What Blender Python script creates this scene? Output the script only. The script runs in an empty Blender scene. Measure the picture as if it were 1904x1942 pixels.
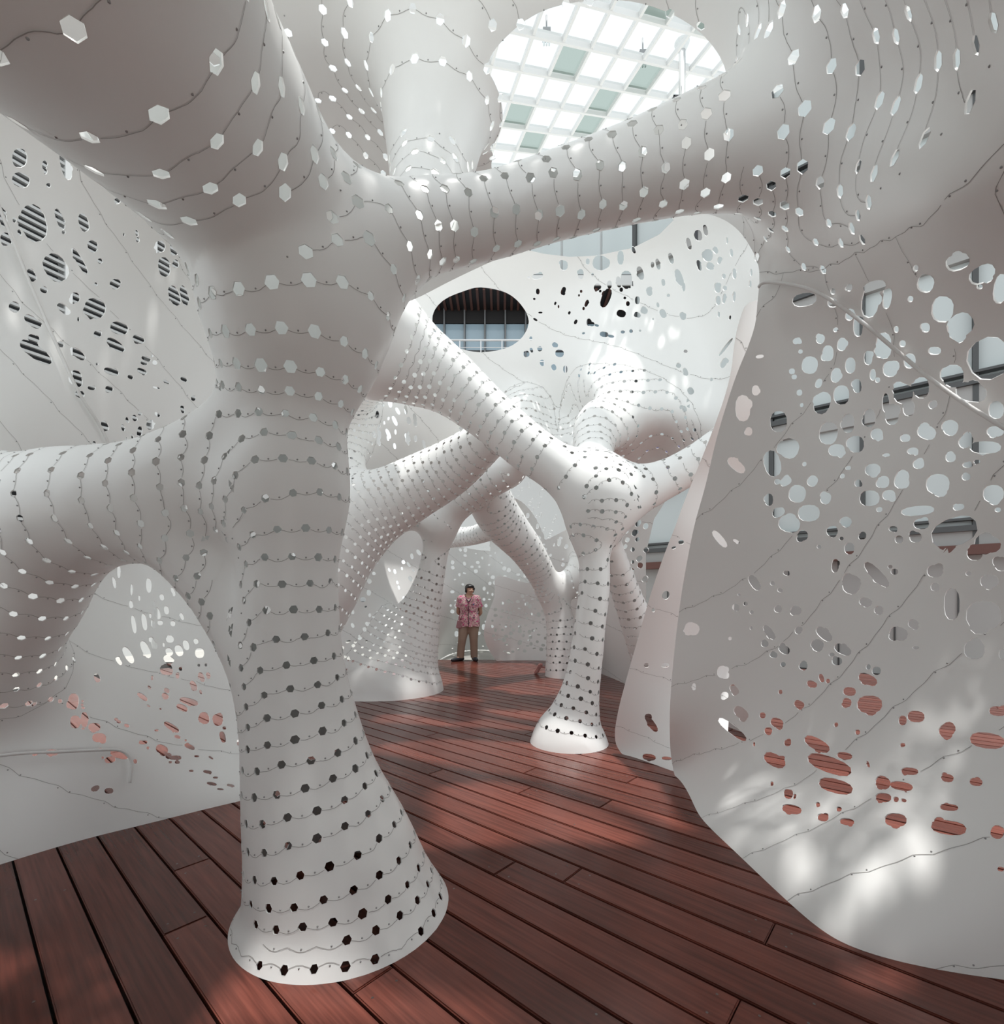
import bpy, bmesh, math, random, mathutils
import numpy as np
from mathutils import Vector, Matrix
# ------------------------------------------------------------ camera, world, sun, exposure
WORLD_STRENGTH=1.15; SUN_ENERGY=3.5; SUN_TO=(-.10,.05,-1); EXPOSURE=0.1
SC=bpy.context.scene; COL=SC.collection
FPX,CX,HY,CAMZ=930.0,952.0,1140.0,1.22          # focal length in pixels of the 1904x1942 frame, principal column, horizon row, eye height
cam=bpy.data.cameras.new('camera'); camo=bpy.data.objects.new('camera',cam); COL.objects.link(camo)
cam.sensor_fit='HORIZONTAL'; cam.sensor_width=36; cam.lens=FPX/1904*36
cam.shift_x=0.0; cam.shift_y=(HY-971)/1942.0*(1942/1904.0)
cam.clip_start=.05; cam.clip_end=500
camo.location=(0,0,CAMZ); camo.rotation_euler=(math.pi/2,0,0); SC.camera=camo
W=bpy.data.worlds.new('overcast_sky'); SC.world=W; W.use_nodes=True
bg=W.node_tree.nodes['Background']; bg.inputs[0].default_value=(.92,.975,1,1); bg.inputs[1].default_value=WORLD_STRENGTH
sun=bpy.data.lights.new('sun','SUN'); sun.energy=SUN_ENERGY; sun.angle=math.radians(2.6); sun.color=(1,.97,.93)
suno=bpy.data.objects.new('sun',sun); COL.objects.link(suno)
suno.rotation_euler=Vector(SUN_TO).to_track_quat('-Z','Y').to_euler()
SC.view_settings.view_transform='Standard'; SC.view_settings.look='None'; SC.view_settings.exposure=EXPOSURE; SC.view_settings.gamma=1; SC.view_settings.use_curve_mapping=False
try: SC.cycles.use_denoising=True
except Exception: pass
SC.cycles.adaptive_threshold=.015; SC.cycles.max_bounces=8; SC.cycles.diffuse_bounces=6; SC.cycles.transparent_max_bounces=16; SC.cycles.caustics_reflective=False; SC.cycles.caustics_refractive=False
random.seed(7); RNG=np.random.default_rng(7)
def P(u,v,d): return np.array([(u-CX)/FPX*d, d, CAMZ+(HY-v)/FPX*d])
# ------------------------------------------------------------ materials
MATS={}
def mat(name,col,rough=.5,metal=0.,spec=.5,build=None):
    if name in MATS: return MATS[name]
    m=bpy.data.materials.new(name); m.use_nodes=True; nt=m.node_tree; b=nt.nodes['Principled BSDF']
    b.inputs['Base Color'].default_value=(*col,1); b.inputs['Roughness'].default_value=rough; b.inputs['Metallic'].default_value=metal
    b.inputs['Specular IOR Level'].default_value=spec
    if build: build(nt,b)
    MATS[name]=m; return m
def node(nt,t,**kw):
    n=nt.nodes.new(t)
    for k,v in kw.items(): setattr(n,k,v)
    return n
def paint_nodes(nt,b):
    tc=node(nt,'ShaderNodeTexCoord'); no=node(nt,'ShaderNodeTexNoise'); no.inputs['Scale'].default_value=1.3; no.inputs['Detail'].default_value=5
    rp=node(nt,'ShaderNodeMapRange'); rp.inputs[3].default_value=.27; rp.inputs[4].default_value=.42
    nt.links.new(tc.outputs['Object'],no.inputs['Vector']); nt.links.new(no.outputs['Fac'],rp.inputs[0]); nt.links.new(rp.outputs[0],b.inputs['Roughness'])
M_WHITE=mat('white_painted_aluminium',(.875,.885,.875),.34,build=paint_nodes)
M_SEAM=mat('seam_painted_shadow',(.40,.39,.38),.7)  # grey ribbon colour paints the shadow and gap of overlapping strip edges
M_RIVET=mat('rivet_steel',(.34,.34,.34),.4,.5)
def grain(nt,b):
    tc=node(nt,'ShaderNodeTexCoord'); oi=node(nt,'ShaderNodeObjectInfo')
    ad=node(nt,'ShaderNodeVectorMath',operation='ADD'); mul=node(nt,'ShaderNodeVectorMath',operation='SCALE'); 
    cmb=node(nt,'ShaderNodeCombineXYZ'); 
    for i in range(3): nt.links.new(oi.outputs['Random'],cmb.inputs[i])
    mul.inputs['Scale'].default_value=37.
    nt.links.new(cmb.outputs[0],mul.inputs[0]); nt.links.new(tc.outputs['Object'],ad.inputs[0]); nt.links.new(mul.outputs[0],ad.inputs[1])
    mp=node(nt,'ShaderNodeMapping'); mp.inputs['Scale'].default_value=(3,70,20); nt.links.new(ad.outputs[0],mp.inputs['Vector'])
    n1=node(nt,'ShaderNodeTexNoise'); n1.inputs['Scale'].default_value=1.; n1.inputs['Detail'].default_value=6; nt.links.new(mp.outputs[0],n1.inputs['Vector'])
    mp2=node(nt,'ShaderNodeMapping'); mp2.inputs['Scale'].default_value=(1.2,5,5); nt.links.new(ad.outputs[0],mp2.inputs['Vector'])
    n2=node(nt,'ShaderNodeTexNoise'); n2.inputs['Scale'].default_value=1.5; n2.inputs['Detail'].default_value=3; nt.links.new(mp2.outputs[0],n2.inputs['Vector'])
    cr=node(nt,'ShaderNodeValToRGB'); cr.color_ramp.elements[0].position=.3; cr.color_ramp.elements[1].position=.72
    cr.color_ramp.elements[0].color=(.098,.030,.022,1); cr.color_ramp.elements[1].color=(.19,.058,.041,1)
    nt.links.new(n1.outputs['Fac'],cr.inputs[0])
    hv=node(nt,'ShaderNodeHueSaturation'); mr=node(nt,'ShaderNodeMapRange'); mr.inputs[3].default_value=.72; mr.inputs[4].default_value=1.25
    nt.links.new(oi.outputs['Random'],mr.inputs[0]); nt.links.new(mr.outputs[0],hv.inputs['Value']); nt.links.new(cr.outputs[0],hv.inputs['Color'])
    nt.links.new(hv.outputs[0],b.inputs['Base Color'])
    rr=node(nt,'ShaderNodeMapRange'); rr.inputs[3].default_value=.13; rr.inputs[4].default_value=.32; nt.links.new(n2.outputs['Fac'],rr.inputs[0]); nt.links.new(rr.outputs[0],b.inputs['Roughness'])
    bp=node(nt,'ShaderNodeBump'); bp.inputs['Strength'].default_value=.12; bp.inputs['Distance'].default_value=.002; nt.links.new(n1.outputs['Fac'],bp.inputs['Height']); nt.links.new(bp.outputs[0],b.inputs['Normal'])
M_DECK=mat('red_stained_hardwood',(.1,.03,.02),.3,0,.32,build=grain)
# ------------------------------------------------------------ object helpers
def empty(name,parent=None,loc=(0,0,0)):
    o=bpy.data.objects.new(name,None); COL.objects.link(o); o.location=loc; o.parent=parent; return o
def tag(o,label=None,cat=None,group=None,kind=None):
    if label: o['label']=label
    if cat: o['category']=cat
    if group: o['group']=group
    if kind: o['kind']=kind
    return o
def mesh_np(name,V,Tri,material,parent=None,smooth=True,normals=None):
    V=np.ascontiguousarray(V,dtype=np.float32); Tri=np.ascontiguousarray(Tri,dtype=np.int32); k=Tri.shape[1]
    me=bpy.data.meshes.new(name); me.vertices.add(len(V)); me.vertices.foreach_set('co',V.ravel())
    me.loops.add(Tri.size); me.loops.foreach_set('vertex_index',Tri.ravel())
    me.polygons.add(len(Tri)); me.polygons.foreach_set('loop_start',np.arange(0,Tri.size,k,dtype=np.int32)); me.polygons.foreach_set('loop_total',np.full(len(Tri),k,np.int32))
    if smooth: me.polygons.foreach_set('use_smooth',np.ones(len(Tri),bool))
    me.update(calc_edges=True)
    if normals is not None: me.normals_split_custom_set_from_vertices(np.asarray(normals,dtype=np.float64))
    me.materials.append(material)
    o=bpy.data.objects.new(name,me); COL.objects.link(o); o.parent=parent; return o
def soup_obj(name,S,material,parent):
    X=S[:,:,:3].reshape(-1,3); N=S[:,:,3:6].reshape(-1,3)
    key=np.round(X/2e-5).astype(np.int64); _,fi,inv=np.unique(key,axis=0,return_index=True,return_inverse=True)
    T=inv.reshape(-1,3); ok=(T[:,0]!=T[:,1])&(T[:,1]!=T[:,2])&(T[:,2]!=T[:,0])
    n=N[fi]; n=n/np.maximum(np.linalg.norm(n,axis=1,keepdims=True),1e-9)
    return mesh_np(name,X[fi],T[ok],material,parent,True,n)
class MB:
    """collects simple shapes for one mesh"""
    def __init__(s): s.v=[]; s.f=[]
    def add(s,v,f):
        o=len(s.v); s.v+= [tuple(map(float,p)) for p in v]; s.f+=[tuple(i+o for i in q) for q in f]; return s
    def box(s,lo,hi,M=None):
        x0,y0,z0=lo;x1,y1,z1=hi
        v=[(x0,y0,z0),(x1,y0,z0),(x1,y1,z0),(x0,y1,z0),(x0,y0,z1),(x1,y0,z1),(x1,y1,z1),(x0,y1,z1)]
        if M is not None: v=[tuple(M@Vector(p)) for p in v]
        return s.add(v,[(0,3,2,1),(4,5,6,7),(0,1,5,4),(1,2,6,5),(2,3,7,6),(3,0,4,7)])
    def tube(s,pts,r,n=8,caps=True):
        pts=[Vector(p) for p in pts]; rs=r if hasattr(r,'__len__') else [r]*len(pts); vs=[];fs=[]
        up=None
        for i,p in enumerate(pts):
            t=(pts[min(i+1,len(pts)-1)]-pts[max(i-1,0)]).normalized()
            if up is None: up=t.orthogonal().normalized()
            up=(up-t*up.dot(t)).normalized(); w=t.cross(up)
            vs+=[tuple(p+(up*math.cos(2*math.pi*k/n)+w*math.sin(2*math.pi*k/n))*rs[i]) for k in range(n)]
        for i in range(len(pts)-1):
            for k in range(n): fs.append((i*n+k,i*n+(k+1)%n,(i+1)*n+(k+1)%n,(i+1)*n+k))
        if caps: fs.append(tuple(range(n-1,-1,-1))); fs.append(tuple((len(pts)-1)*n+k for k in range(n)))
        return s.add(vs,fs)
    def build(s,name,material,parent=None,smooth=False,loc=None):
        me=bpy.data.meshes.new(name); me.from_pydata(s.v,[],s.f); me.materials.append(material)
        if smooth: me.polygons.foreach_set('use_smooth',[True]*len(me.polygons))
        me.update()
        o=bpy.data.objects.new(name,me); COL.objects.link(o); o.parent=parent
        if loc is not None: o.location=loc
        return o
# ============================================================ implicit shell -> triangle meshes
def smin(a,b,k):
    h=np.maximum(k-np.abs(a-b),0)/k
    return np.minimum(a,b)-h*h*k*.25
def inpoly(u,v,poly):
    poly=np.array(poly,float); c=np.zeros(len(u),bool)
    for (x0,y0),(x1,y1) in zip(poly,np.roll(poly,-1,0)):
        if y0==y1: continue
        m=(y0>v)!=(y1>v)
        c^=m&(u<(x1-x0)*(v-y0)/(y1-y0)+x0)
    return c
def spoly(u,v,poly):
    """signed pixel distance to a closed outline, positive outside"""
    poly=np.array(poly,float); d=np.full(len(u),1e9)
    for a,b in zip(poly,np.roll(poly,-1,0)):
        e=b-a; x=u-a[0]; y=v-a[1]
        t=np.clip((x*e[0]+y*e[1])/(e@e),0,1)
        d=np.minimum(d,np.hypot(x-t*e[0],y-t*e[1]))
    return np.where(inpoly(u,v,poly),-d,d)
def smooth_closed(poly,n=4,closed=True):
    P0=np.array(poly,float); N=len(P0); out=[]
    for i in range(N if closed else N-1):
        if closed: a,b,c,d=P0[i-1],P0[i],P0[(i+1)%N],P0[(i+2)%N]
        else: a,b,c,d=P0[max(i-1,0)],P0[i],P0[i+1],P0[min(i+2,N-1)]
        for t in np.linspace(0,1,n,endpoint=False):
            out.append(.5*((2*b)+(-a+c)*t+(2*a-5*b+4*c-d)*t*t+(-a+3*b-3*c+d)*t**3))
    if not closed: out.append(P0[-1])
    return np.array(out)
def surface(F,lo,hi,h,B=12):
    """sparse-block naive surface nets of F=0"""
    lo=np.array(lo,float); n=np.ceil((np.array(hi)-lo)/h/B).astype(int)
    G=np.empty(n*B+1,np.float32)
    bs=B*h; rad=bs*.866
    idx=np.stack(np.meshgrid(*[np.arange(k) for k in n],indexing='ij'),-1).reshape(-1,3)
    cen=lo+(idx+.5)*bs
    o=np.stack(np.meshgrid(*[np.arange(B+1)]*3,indexing='ij'),-1).reshape(-1,3)*h
    fc=np.empty(len(cen))
    order=np.arange(len(cen))
    for i in range(0,len(cen),256): fc[i:i+256]=F(cen[i:i+256],False)
    for (i,j,k),f,c in zip(idx,fc,cen):
        sl=(slice(i*B,i*B+B+1),slice(j*B,j*B+B+1),slice(k*B,k*B+B+1))
        if abs(f)>rad*1.7: 
            G[sl]=f
    for (i,j,k),f,c in zip(idx,fc,cen):
        if abs(f)<=rad*1.7:
            sl=(slice(i*B,i*B+B+1),slice(j*B,j*B+B+1),slice(k*B,k*B+B+1))
            G[sl]=F(lo+np.array([i,j,k])*bs+o,True).reshape(B+1,B+1,B+1)
    inside=G<0; N=np.array(G.shape)
    cs=np.zeros(N-1,int); acc=np.zeros(tuple(N-1)+(3,),np.float32)
    corners=[(a,b,c) for a in(0,1) for b in(0,1) for c in(0,1)]
    def cut(a): return tuple(slice(x,x+m-1) for x,m in zip(a,N))
    for p in corners:
        for ax in range(3):
            if p[ax]: continue
            q=list(p); q[ax]=1
            fa=G[cut(p)]; fb=G[cut(q)]; m=(fa<0)!=(fb<0)
            t=np.where(m,fa/np.where(m,fa-fb,1),0)
            cs+=m
            for b in range(3): acc[...,b]+=np.where(m,p[b]+(t if b==ax else 0),0)
    has=cs>0; vid=np.full(cs.shape,-1); vid[has]=np.arange(has.sum())
    V=(np.argwhere(has)+acc[has]/cs[has][:,None])*h+lo
    quads=[]
    for ax in range(3):
        b,c=(ax+1)%3,(ax+2)%3
        sa=[slice(1,m-1) for m in N]; sa[ax]=slice(0,N[ax]-1)
        sb=list(sa); sb[ax]=slice(1,N[ax])
        fa=inside[tuple(sa)]; fb=inside[tuple(sb)]
        e=np.argwhere(fa!=fb)
        if not len(e): continue
        base=e.copy(); base[:,b]+=1; base[:,c]+=1
        s=fa[tuple(e.T)]
        def g(db,dc):
            q=base.copy(); q[:,b]-=db; q[:,c]-=dc
            return vid[tuple(q.T)]
        q=np.stack([g(1,1),g(0,1),g(0,0),g(1,0)],1)
        q[~s]=q[~s][:,::-1]
        quads.append(q)
    Q=np.vstack(quads); Q=Q[(Q>=0).all(1)]
    T=np.vstack([Q[:,[0,1,2]],Q[:,[0,2,3]]])
    return V,T
def laplace(V,T,it,X=None,lam=.5):
    """neighbour averaging of V (or of the field X)"""
    E=np.vstack([T[:,[0,1]],T[:,[1,2]],T[:,[2,0]]]); E=np.vstack([E,E[:,::-1]])
    n=len(V); deg=np.bincount(E[:,0],minlength=n).clip(1)
    X=V.copy() if X is None else X.copy()
    one=X.ndim==1
    if one: X=X[:,None]
    for _ in range(it):
        for l in ((lam,) if one else (lam,-lam*1.03)):
            A=np.stack([np.bincount(E[:,0],weights=X[E[:,1],c],minlength=n) for c in range(X.shape[1])],1)/deg[:,None]
            X+=l*(A-X)
    return X[:,0] if one else X
def vnormals(V,T):
    n=np.cross(V[T[:,1]]-V[T[:,0]],V[T[:,2]]-V[T[:,0]])
    N=np.zeros_like(V)
    for c in range(3):
        for k in range(3): N[:,c]+=np.bincount(T[:,k],weights=n[:,c],minlength=len(V))
    return N/np.maximum(np.linalg.norm(N,axis=1,keepdims=True),1e-12)
# soup: array (n,3,A) ; columns 0-2 position, 3-5 normal, 6.. fields
def split(S,g,ids=None):
    """split triangles by g (n,3) -> (inside soup g<0, its source rows, outside soup g>=0, its source rows, cut segments)"""
    neg=g<0; c=neg.sum(1); r=np.arange(len(S))
    allin=c==3; allout=c==0
    In=[S[allin]]; Ii=[r[allin]]; Out=[S[allout]]; Io=[r[allout]]; seg=[]
    for cnt in (1,2):
        m=np.where(c==cnt)[0]
        if not len(m): continue
        s=S[m]; gg=g[m]; lone=np.argmax(neg[m]==(cnt==1),axis=1); k=np.arange(len(m))
        a=s[k,lone]; b=s[k,(lone+1)%3]; d=s[k,(lone+2)%3]
        ga=gg[k,lone][:,None]; gb=gg[k,(lone+1)%3][:,None]; gd=gg[k,(lone+2)%3][:,None]
        ab=a+(b-a)*(ga/(ga-gb)); ad=a+(d-a)*(ga/(ga-gd))
        one=np.stack([a,ab,ad],1); t1=np.stack([ab,b,d],1); t2=np.stack([ab,d,ad],1)
        two=np.vstack([t1,t2]); i2=np.r_[m,m]
        if cnt==1: In.append(one); Ii.append(m); Out.append(two); Io.append(i2)
        else: Out.append(one); Io.append(m); In.append(two); Ii.append(i2)
        seg.append(np.stack([ab,ad],1))
    return np.vstack(In),np.concatenate(Ii),np.vstack(Out),np.concatenate(Io),(np.vstack(seg) if seg else np.zeros((0,2,S.shape[2])))
def px(X): # image directions of points (...,3)
    y=np.maximum(X[...,1],.05)
    return CX+FPX*X[...,0]/y, HY-FPX*(X[...,2]-CAMZ)/y
def polylines(seg,tol=2e-4):
    """chain unordered segments (n,2,A) into polylines"""
    if not len(seg): return []
    key=np.round(seg[:,:,:3]/tol).astype(np.int64)
    flat=key.reshape(-1,3); _,inv=np.unique(flat,axis=0,return_inverse=True); inv=inv.reshape(-1,2)
    nb={}
    for i,(a,b) in enumerate(inv):
        if a==b: continue
        nb.setdefault(a,[]).append(i); nb.setdefault(b,[]).append(i)
    used=np.zeros(len(seg),bool); out=[]
    ends=[n for n,l in nb.items() if len(l)==1]
    for start in ends+list(nb):
        cur=start; path=None
        while True:
            nxt=[i for i in nb[cur] if not used[i]]
            if not nxt: break
            i=nxt[0]; used[i]=True
            a,b=inv[i]; fl=(a!=cur)
            p,q=(seg[i,1],seg[i,0]) if fl else (seg[i,0],seg[i,1])
            if path is None: path=[p]
            path.append(q); cur=a if fl else b
        if path is not None and len(path)>1: out.append(np.array(path))
    return out
def resample(pl,step):
    d=np.r_[0,np.cumsum(np.linalg.norm(np.diff(pl[:,:3],axis=0),axis=1))]
    n=max(2,int(round(d[-1]/step))); t=np.linspace(0,d[-1],n+1)
    return np.stack([np.interp(t,d,pl[:,c]) for c in range(pl.shape[1])],1)
def subtract(S,tags,holes):
    """holes: list of (center, radius, kind, frame/None, poly2d convex ccw). kind 't': tangent frame (c,ex,ey,n); kind 'p': pixel outline."""
    if not holes or not len(S): return S,tags
    cen=S[:,:,:3].mean(1); tr=np.linalg.norm(S[:,:,:3]-cen[:,None],axis=2).max(1); trm=float(np.percentile(tr,99.5))
    kd=mathutils.kdtree.KDTree(len(cen))
    for i,c in enumerate(cen): kd.insert(c,i)
    kd.balance()
    pt=[];ph=[]
    for h,H in enumerate(holes):
        for co,i,dist in kd.find_range(H['c'],H['r']+trm): pt.append(i); ph.append(h)
    pt=np.array(pt,int); ph=np.array(ph,int)
    if not len(pt): return S,tags
    # orientation test keeps the cut on the sheet that faces the hole axis
    ax=np.array([H['n'] for H in holes]); nn=S[:,:,3:6].mean(1)
    ok=(np.abs((nn[pt]*ax[ph]).sum(1))>.25)&(tr[pt]<.2)
    pt=pt[ok];ph=ph[ok]
    o=np.lexsort((ph,pt)); pt=pt[o];ph=ph[o]
    first=np.r_[True,pt[1:]!=pt[:-1]]; st=np.maximum.accumulate(np.where(first,np.arange(len(pt)),0)); rank=np.arange(len(pt))-st
    C=np.array([H['c'] for H in holes]); EX=np.array([H['ex'] for H in holes]); EY=np.array([H['ey'] for H in holes])
    kindp=np.array([H['k']=='p' for H in holes])
    ne=max(len(H['poly']) for H in holes)
    PL=np.zeros((len(holes),ne,2)); 
    for i,H in enumerate(holes):
        p=np.array(H['poly']); PL[i,:len(p)]=p; PL[i,len(p):]=p[-1]
    A=PL; Bv=np.roll(PL,-1,1)
    # last real edge closes the outline; padded edges degenerate
    orig=np.arange(len(S)); cur=S; ct=tags
    for r in range(int(rank.max())+1):
        sel=rank==r
        mp=np.full(len(S),-1); mp[pt[sel]]=ph[sel]
        hh=mp[orig]; act=hh>=0
        wi=np.where(act)[0]                                        # reject triangles wholly outside one edge
        if len(wi):
            X=cur[wi][:,:,:3]; Hh=hh[wi]; q=X-C[Hh][:,None]
            x=(q*EX[Hh][:,None]).sum(2); y=(q*EY[Hh][:,None]).sum(2); kp=kindp[Hh][:,None]
            u,v=px(X); x=np.where(kp,u,x); y=np.where(kp,-v,y); rej=np.zeros(len(wi),bool)
            for e in range(ne):
                a=A[Hh,e]; ed=Bv[Hh,e]-a
                g=-(ed[:,0:1]*(y-a[:,1:2])-ed[:,1:2]*(x-a[:,0:1]))
                rej|=(g>=0).all(1)&(np.hypot(ed[:,0],ed[:,1])>1e-9)
            act[wi[rej]]=False
        if not act.any(): continue
        keep=[cur[~act]]; kt=[ct[~act]]; ko=[orig[~act]]
        W=cur[act]; Wt=ct[act]; Wo=orig[act]; Wh=hh[act]
        # quick reject: all vertices outside one edge is handled by the split itself
        for e in range(ne):
            if not len(W): break
            a=A[Wh,e]; b=Bv[Wh,e]
            ed=b-a; L=np.hypot(ed[:,0],ed[:,1]); deg=L<1e-9
            X=W[:,:,:3]
            q=X-C[Wh][:,None]
            x=(q*EX[Wh][:,None]).sum(2); y=(q*EY[Wh][:,None]).sum(2)
            kp=kindp[Wh]
            if kp.any():
                u,v=px(X); x=np.where(kp[:,None],u,x); y=np.where(kp[:,None],-v,y)
            g=-(ed[:,0:1]*(y-a[:,1:2])-ed[:,1:2]*(x-a[:,0:1]))/np.maximum(L,1e-9)[:,None]
            g=np.where(deg[:,None],-1.,g)
            g=np.where(np.abs(g)<1e-9,1e-9,g)
            i_s,ii,o_s,io,_=split(W,g)
            keep.append(o_s); kt.append(Wt[io]); ko.append(Wo[io])
            W=i_s; Wt=Wt[ii]; Wo=Wo[ii]; Wh=Wh[ii]
        cur=np.vstack(keep); ct=np.concatenate(kt); orig=np.concatenate(ko)
    ar=np.linalg.norm(np.cross(cur[:,1,:3]-cur[:,0,:3],cur[:,2,:3]-cur[:,0,:3]),axis=1)
    m=ar>1e-9
    return cur[m],ct[m]

class Sheet:
    """smooth shell given by depth control points; q=1/d thin-plate spline over image directions"""
    U0,U1,V0,V1,ST=-700.,2600.,-900.,2400.,10.
    def __init__(s,pts,lam=2e-4,qmin=.06,qmax=1.6):
        pts=np.array(pts,float); xy=pts[:,:2]/1000.; q=1/pts[:,2]; n=len(pts)
        r=np.linalg.norm(xy[:,None]-xy[None],axis=2)
        K=np.where(r>0,r*r*np.log(np.maximum(r,1e-9)),0)+lam*np.eye(n)
        A=np.zeros((n+3,n+3)); A[:n,:n]=K; A[:n,n]=1; A[:n,n+1:]=xy; A[n,:n]=1; A[n+1:,:n]=xy.T
        w=np.linalg.solve(A,np.r_[q,0,0,0])
        us=np.arange(s.U0,s.U1+1,s.ST); vs=np.arange(s.V0,s.V1+1,s.ST)
        U,V=np.meshgrid(us/1000,vs/1000); Q=w[n]+w[n+1]*U+w[n+2]*V
        for i in range(n):
            r2=(U-xy[i,0])**2+(V-xy[i,1])**2
            Q+=w[i]*.5*r2*np.log(np.maximum(r2,1e-12))
        Q=np.clip(Q,qmin,qmax); s.Q=Q
        D=1/Q; Dv,Du=np.gradient(D,s.ST)
        uu=us[None,:]-CX; vv=HY-vs[:,None]
        gx=Du*FPX/D; gz=-Dv*FPX/D; gy=-Du*uu/D+Dv*vv/D-1
        s.N=np.sqrt(gx*gx+gy*gy+gz*gz)
    def lookup(s,T,u,v):
        a=np.clip((u-s.U0)/s.ST,0,T.shape[1]-1.001); b=np.clip((v-s.V0)/s.ST,0,T.shape[0]-1.001)
        i=a.astype(int); j=b.astype(int); a=a-i; b=b-j
        return (T[j,i]*(1-a)+T[j,i+1]*a)*(1-b)+(T[j+1,i]*(1-a)+T[j+1,i+1]*a)*b
    def depth(s,u,v): return 1/s.lookup(s.Q,u,v)
    def __call__(s,p):
        u,v=px(p); d=p[:,1]
        return (s.depth(u,v)-d)/s.lookup(s.N,u,v)
class Chain:
    """tube through stations (u,v,d,r): image column, row, distance, radius"""
    def __init__(s,st,k=.15,sub=5,s0=0.):
        P3=np.array([list(P(a,b,c))+[r] for a,b,c,r in st])
        n=len(P3); out=[]
        ext=np.vstack([2*P3[0]-P3[1],P3,2*P3[-1]-P3[-2]])
        for i in range(n-1):
            a,b,c,d=ext[i:i+4]
            for t in np.linspace(0,1,sub,endpoint=False):
                out.append(.5*((2*b)+(-a+c)*t+(2*a-5*b+4*c-d)*t*t+(-a+3*b-3*c+d)*t**3))
        out.append(P3[-1]); s.C=np.array(out); s.k=k
        s.L=np.r_[0,np.cumsum(np.linalg.norm(np.diff(s.C[:,:3],axis=0),axis=1))]+s0
        s.mid=(s.C[1:,:3]+s.C[:-1,:3])/2; s.half=np.linalg.norm(s.C[1:,:3]-s.C[:-1,:3],axis=1)/2+np.maximum(s.C[1:,3],s.C[:-1,3])
        s.far=s.half-2*np.maximum(s.C[1:,3],s.C[:-1,3])
    def __call__(s,p,c0,R,arc=False):
        best=np.full(len(p),9.); ar=np.zeros(len(p)); n=len(s.C)-1
        dc=np.linalg.norm(s.mid-c0,axis=1); lowb=dc-s.half-R
        if R>0:
            if lowb.min()>.6: return (best,ar) if arc else best
            upb=(dc+np.linalg.norm(s.C[1:,:3]-s.C[:-1,:3],axis=1)/2-np.minimum(s.C[1:,3],s.C[:-1,3])+R).min()
            use=np.where(lowb<=upb)[0]
        else: use=range(n)
        for i in use:
            a=s.C[i,:3]; ab=s.C[i+1,:3]-a; q=p-a; l2=ab@ab
            tr=q@ab/l2; t=np.clip(tr,0,1)
            q=q-t[:,None]*ab
            d=np.sqrt((q*q).sum(1))-(s.C[i,3]+t*(s.C[i+1,3]-s.C[i,3]))
            m=d<best
            if arc:
                if i==n-1: tr=np.maximum(tr,0)
                elif i==0: tr=np.minimum(tr,1)
                else: tr=t
                ar[m]=(s.L[i]+tr*(s.L[i+1]-s.L[i]))[m]
            best=np.where(m,d,best)
        return (best,ar) if arc else best
# ---------------- layer 1 : near hall
S1=Sheet([
 # left wall
 (-300,1720,1.95),(0,1640,2.27),(186,1586,2.55),(475,1515,3.03),(600,1480,3.4),
 (0,1450,2.35),(200,1400,2.62),(440,1400,3.25),(0,1280,2.35),(300,1250,3.1),(440,1150,3.6),(300,1120,3.4),(120,1150,2.8),
 (0,800,2.5),(0,600,2.6),(0,400,2.6),(0,250,2.5),(200,500,3.1),(200,700,3.1),(400,600,3.8),(400,800,3.8),(440,450,3.9),(-300,600,2.0),(-300,1200,2.0),
 (560,1200,3.9),(560,800,4.0),(560,550,4.0),
 (700,1950,3.8),(900,1750,4.0),(1100,1950,3.2),(900,1500,4.2),
 # ceiling
 (560,100,2.5),(650,250,3.0),(620,0,2.3),(600,350,3.3),(650,-250,1.9),
 (830,-60,2.15),(900,100,2.35),(1000,0,2.15),(1150,0,2.1),(1150,200,2.55),(1300,50,2.15),(1000,320,2.95),(1150,400,3.1),(760,-200,2.0),(1200,-250,1.75),
 # right vault
 (1420,60,2.0),(1400,150,2.2),(1500,200,1.95),(1600,100,1.65),(1700,200,1.5),(1800,100,1.25),(1904,0,1.0),(1890,300,1.15),(1760,380,1.35),(1600,430,1.85),(1450,500,2.45),(1500,620,2.42),(1700,600,1.95),(1904,560,1.5),
 # right wall
 (1280,1470,3.44),(1325,1545,2.8),(1430,1650,2.225),(1585,1780,1.77),(1904,1858,1.58),(2200,1900,1.5),
 (1316,1000,3.05),(1358,835,2.8),(1419,656,2.52),(1436,578,2.45),(1270,1369,3.35),(1287,1166,3.25),
 (1500,1200,2.65),(1700,1200,2.15),(1904,1200,1.85),(1600,900,2.35),(1800,900,1.95),(1904,900,1.78),(1700,1500,1.98),(1500,1500,2.45),(1904,1600,1.67),(2200,1000,1.5),(2200,400,1.1),
])
T1trunk=Chain([(655,1850,1.97,.50),(652,1740,1.97,.385),(632,1630,1.97,.325),(595,1500,1.97,.262),(572,1380,1.97,.222),(557,1250,1.97,.19),(553,1100,1.97,.178),(556,950,1.97,.178),(562,820,1.98,.188),(560,720,1.97,.225),(560,640,1.95,.28)],k=.05)
T1up=Chain([(560,690,1.96,.23),(545,560,1.92,.30),(495,405,1.85,.34),(405,260,1.6,.352),(290,110,1.36,.365),(150,-80,1.12,.385),(0,-300,.95,.42)],k=.12)
T1br=Chain([(590,590,1.95,.26),(700,480,1.97,.215),(800,435,2.05,.17),(930,412,2.12,.155),(1060,372,2.15,.16),(1200,330,2.15,.18),(1330,290,2.1,.21),(1450,260,2.05,.25),(1600,220,2.0,.3)],k=.22)
T1left=Chain([(545,930,1.98,.15),(440,940,2.02,.17),(330,945,2.08,.19),(200,955,2.15,.2),(60,960,2.2,.22),(-100,960,2.2,.3)],k=.25)
T1la=Chain([(510,750,1.98,.1),(440,815,2.0,.12),(340,900,2.06,.17),(260,945,2.12,.18)],k=.15)
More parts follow.
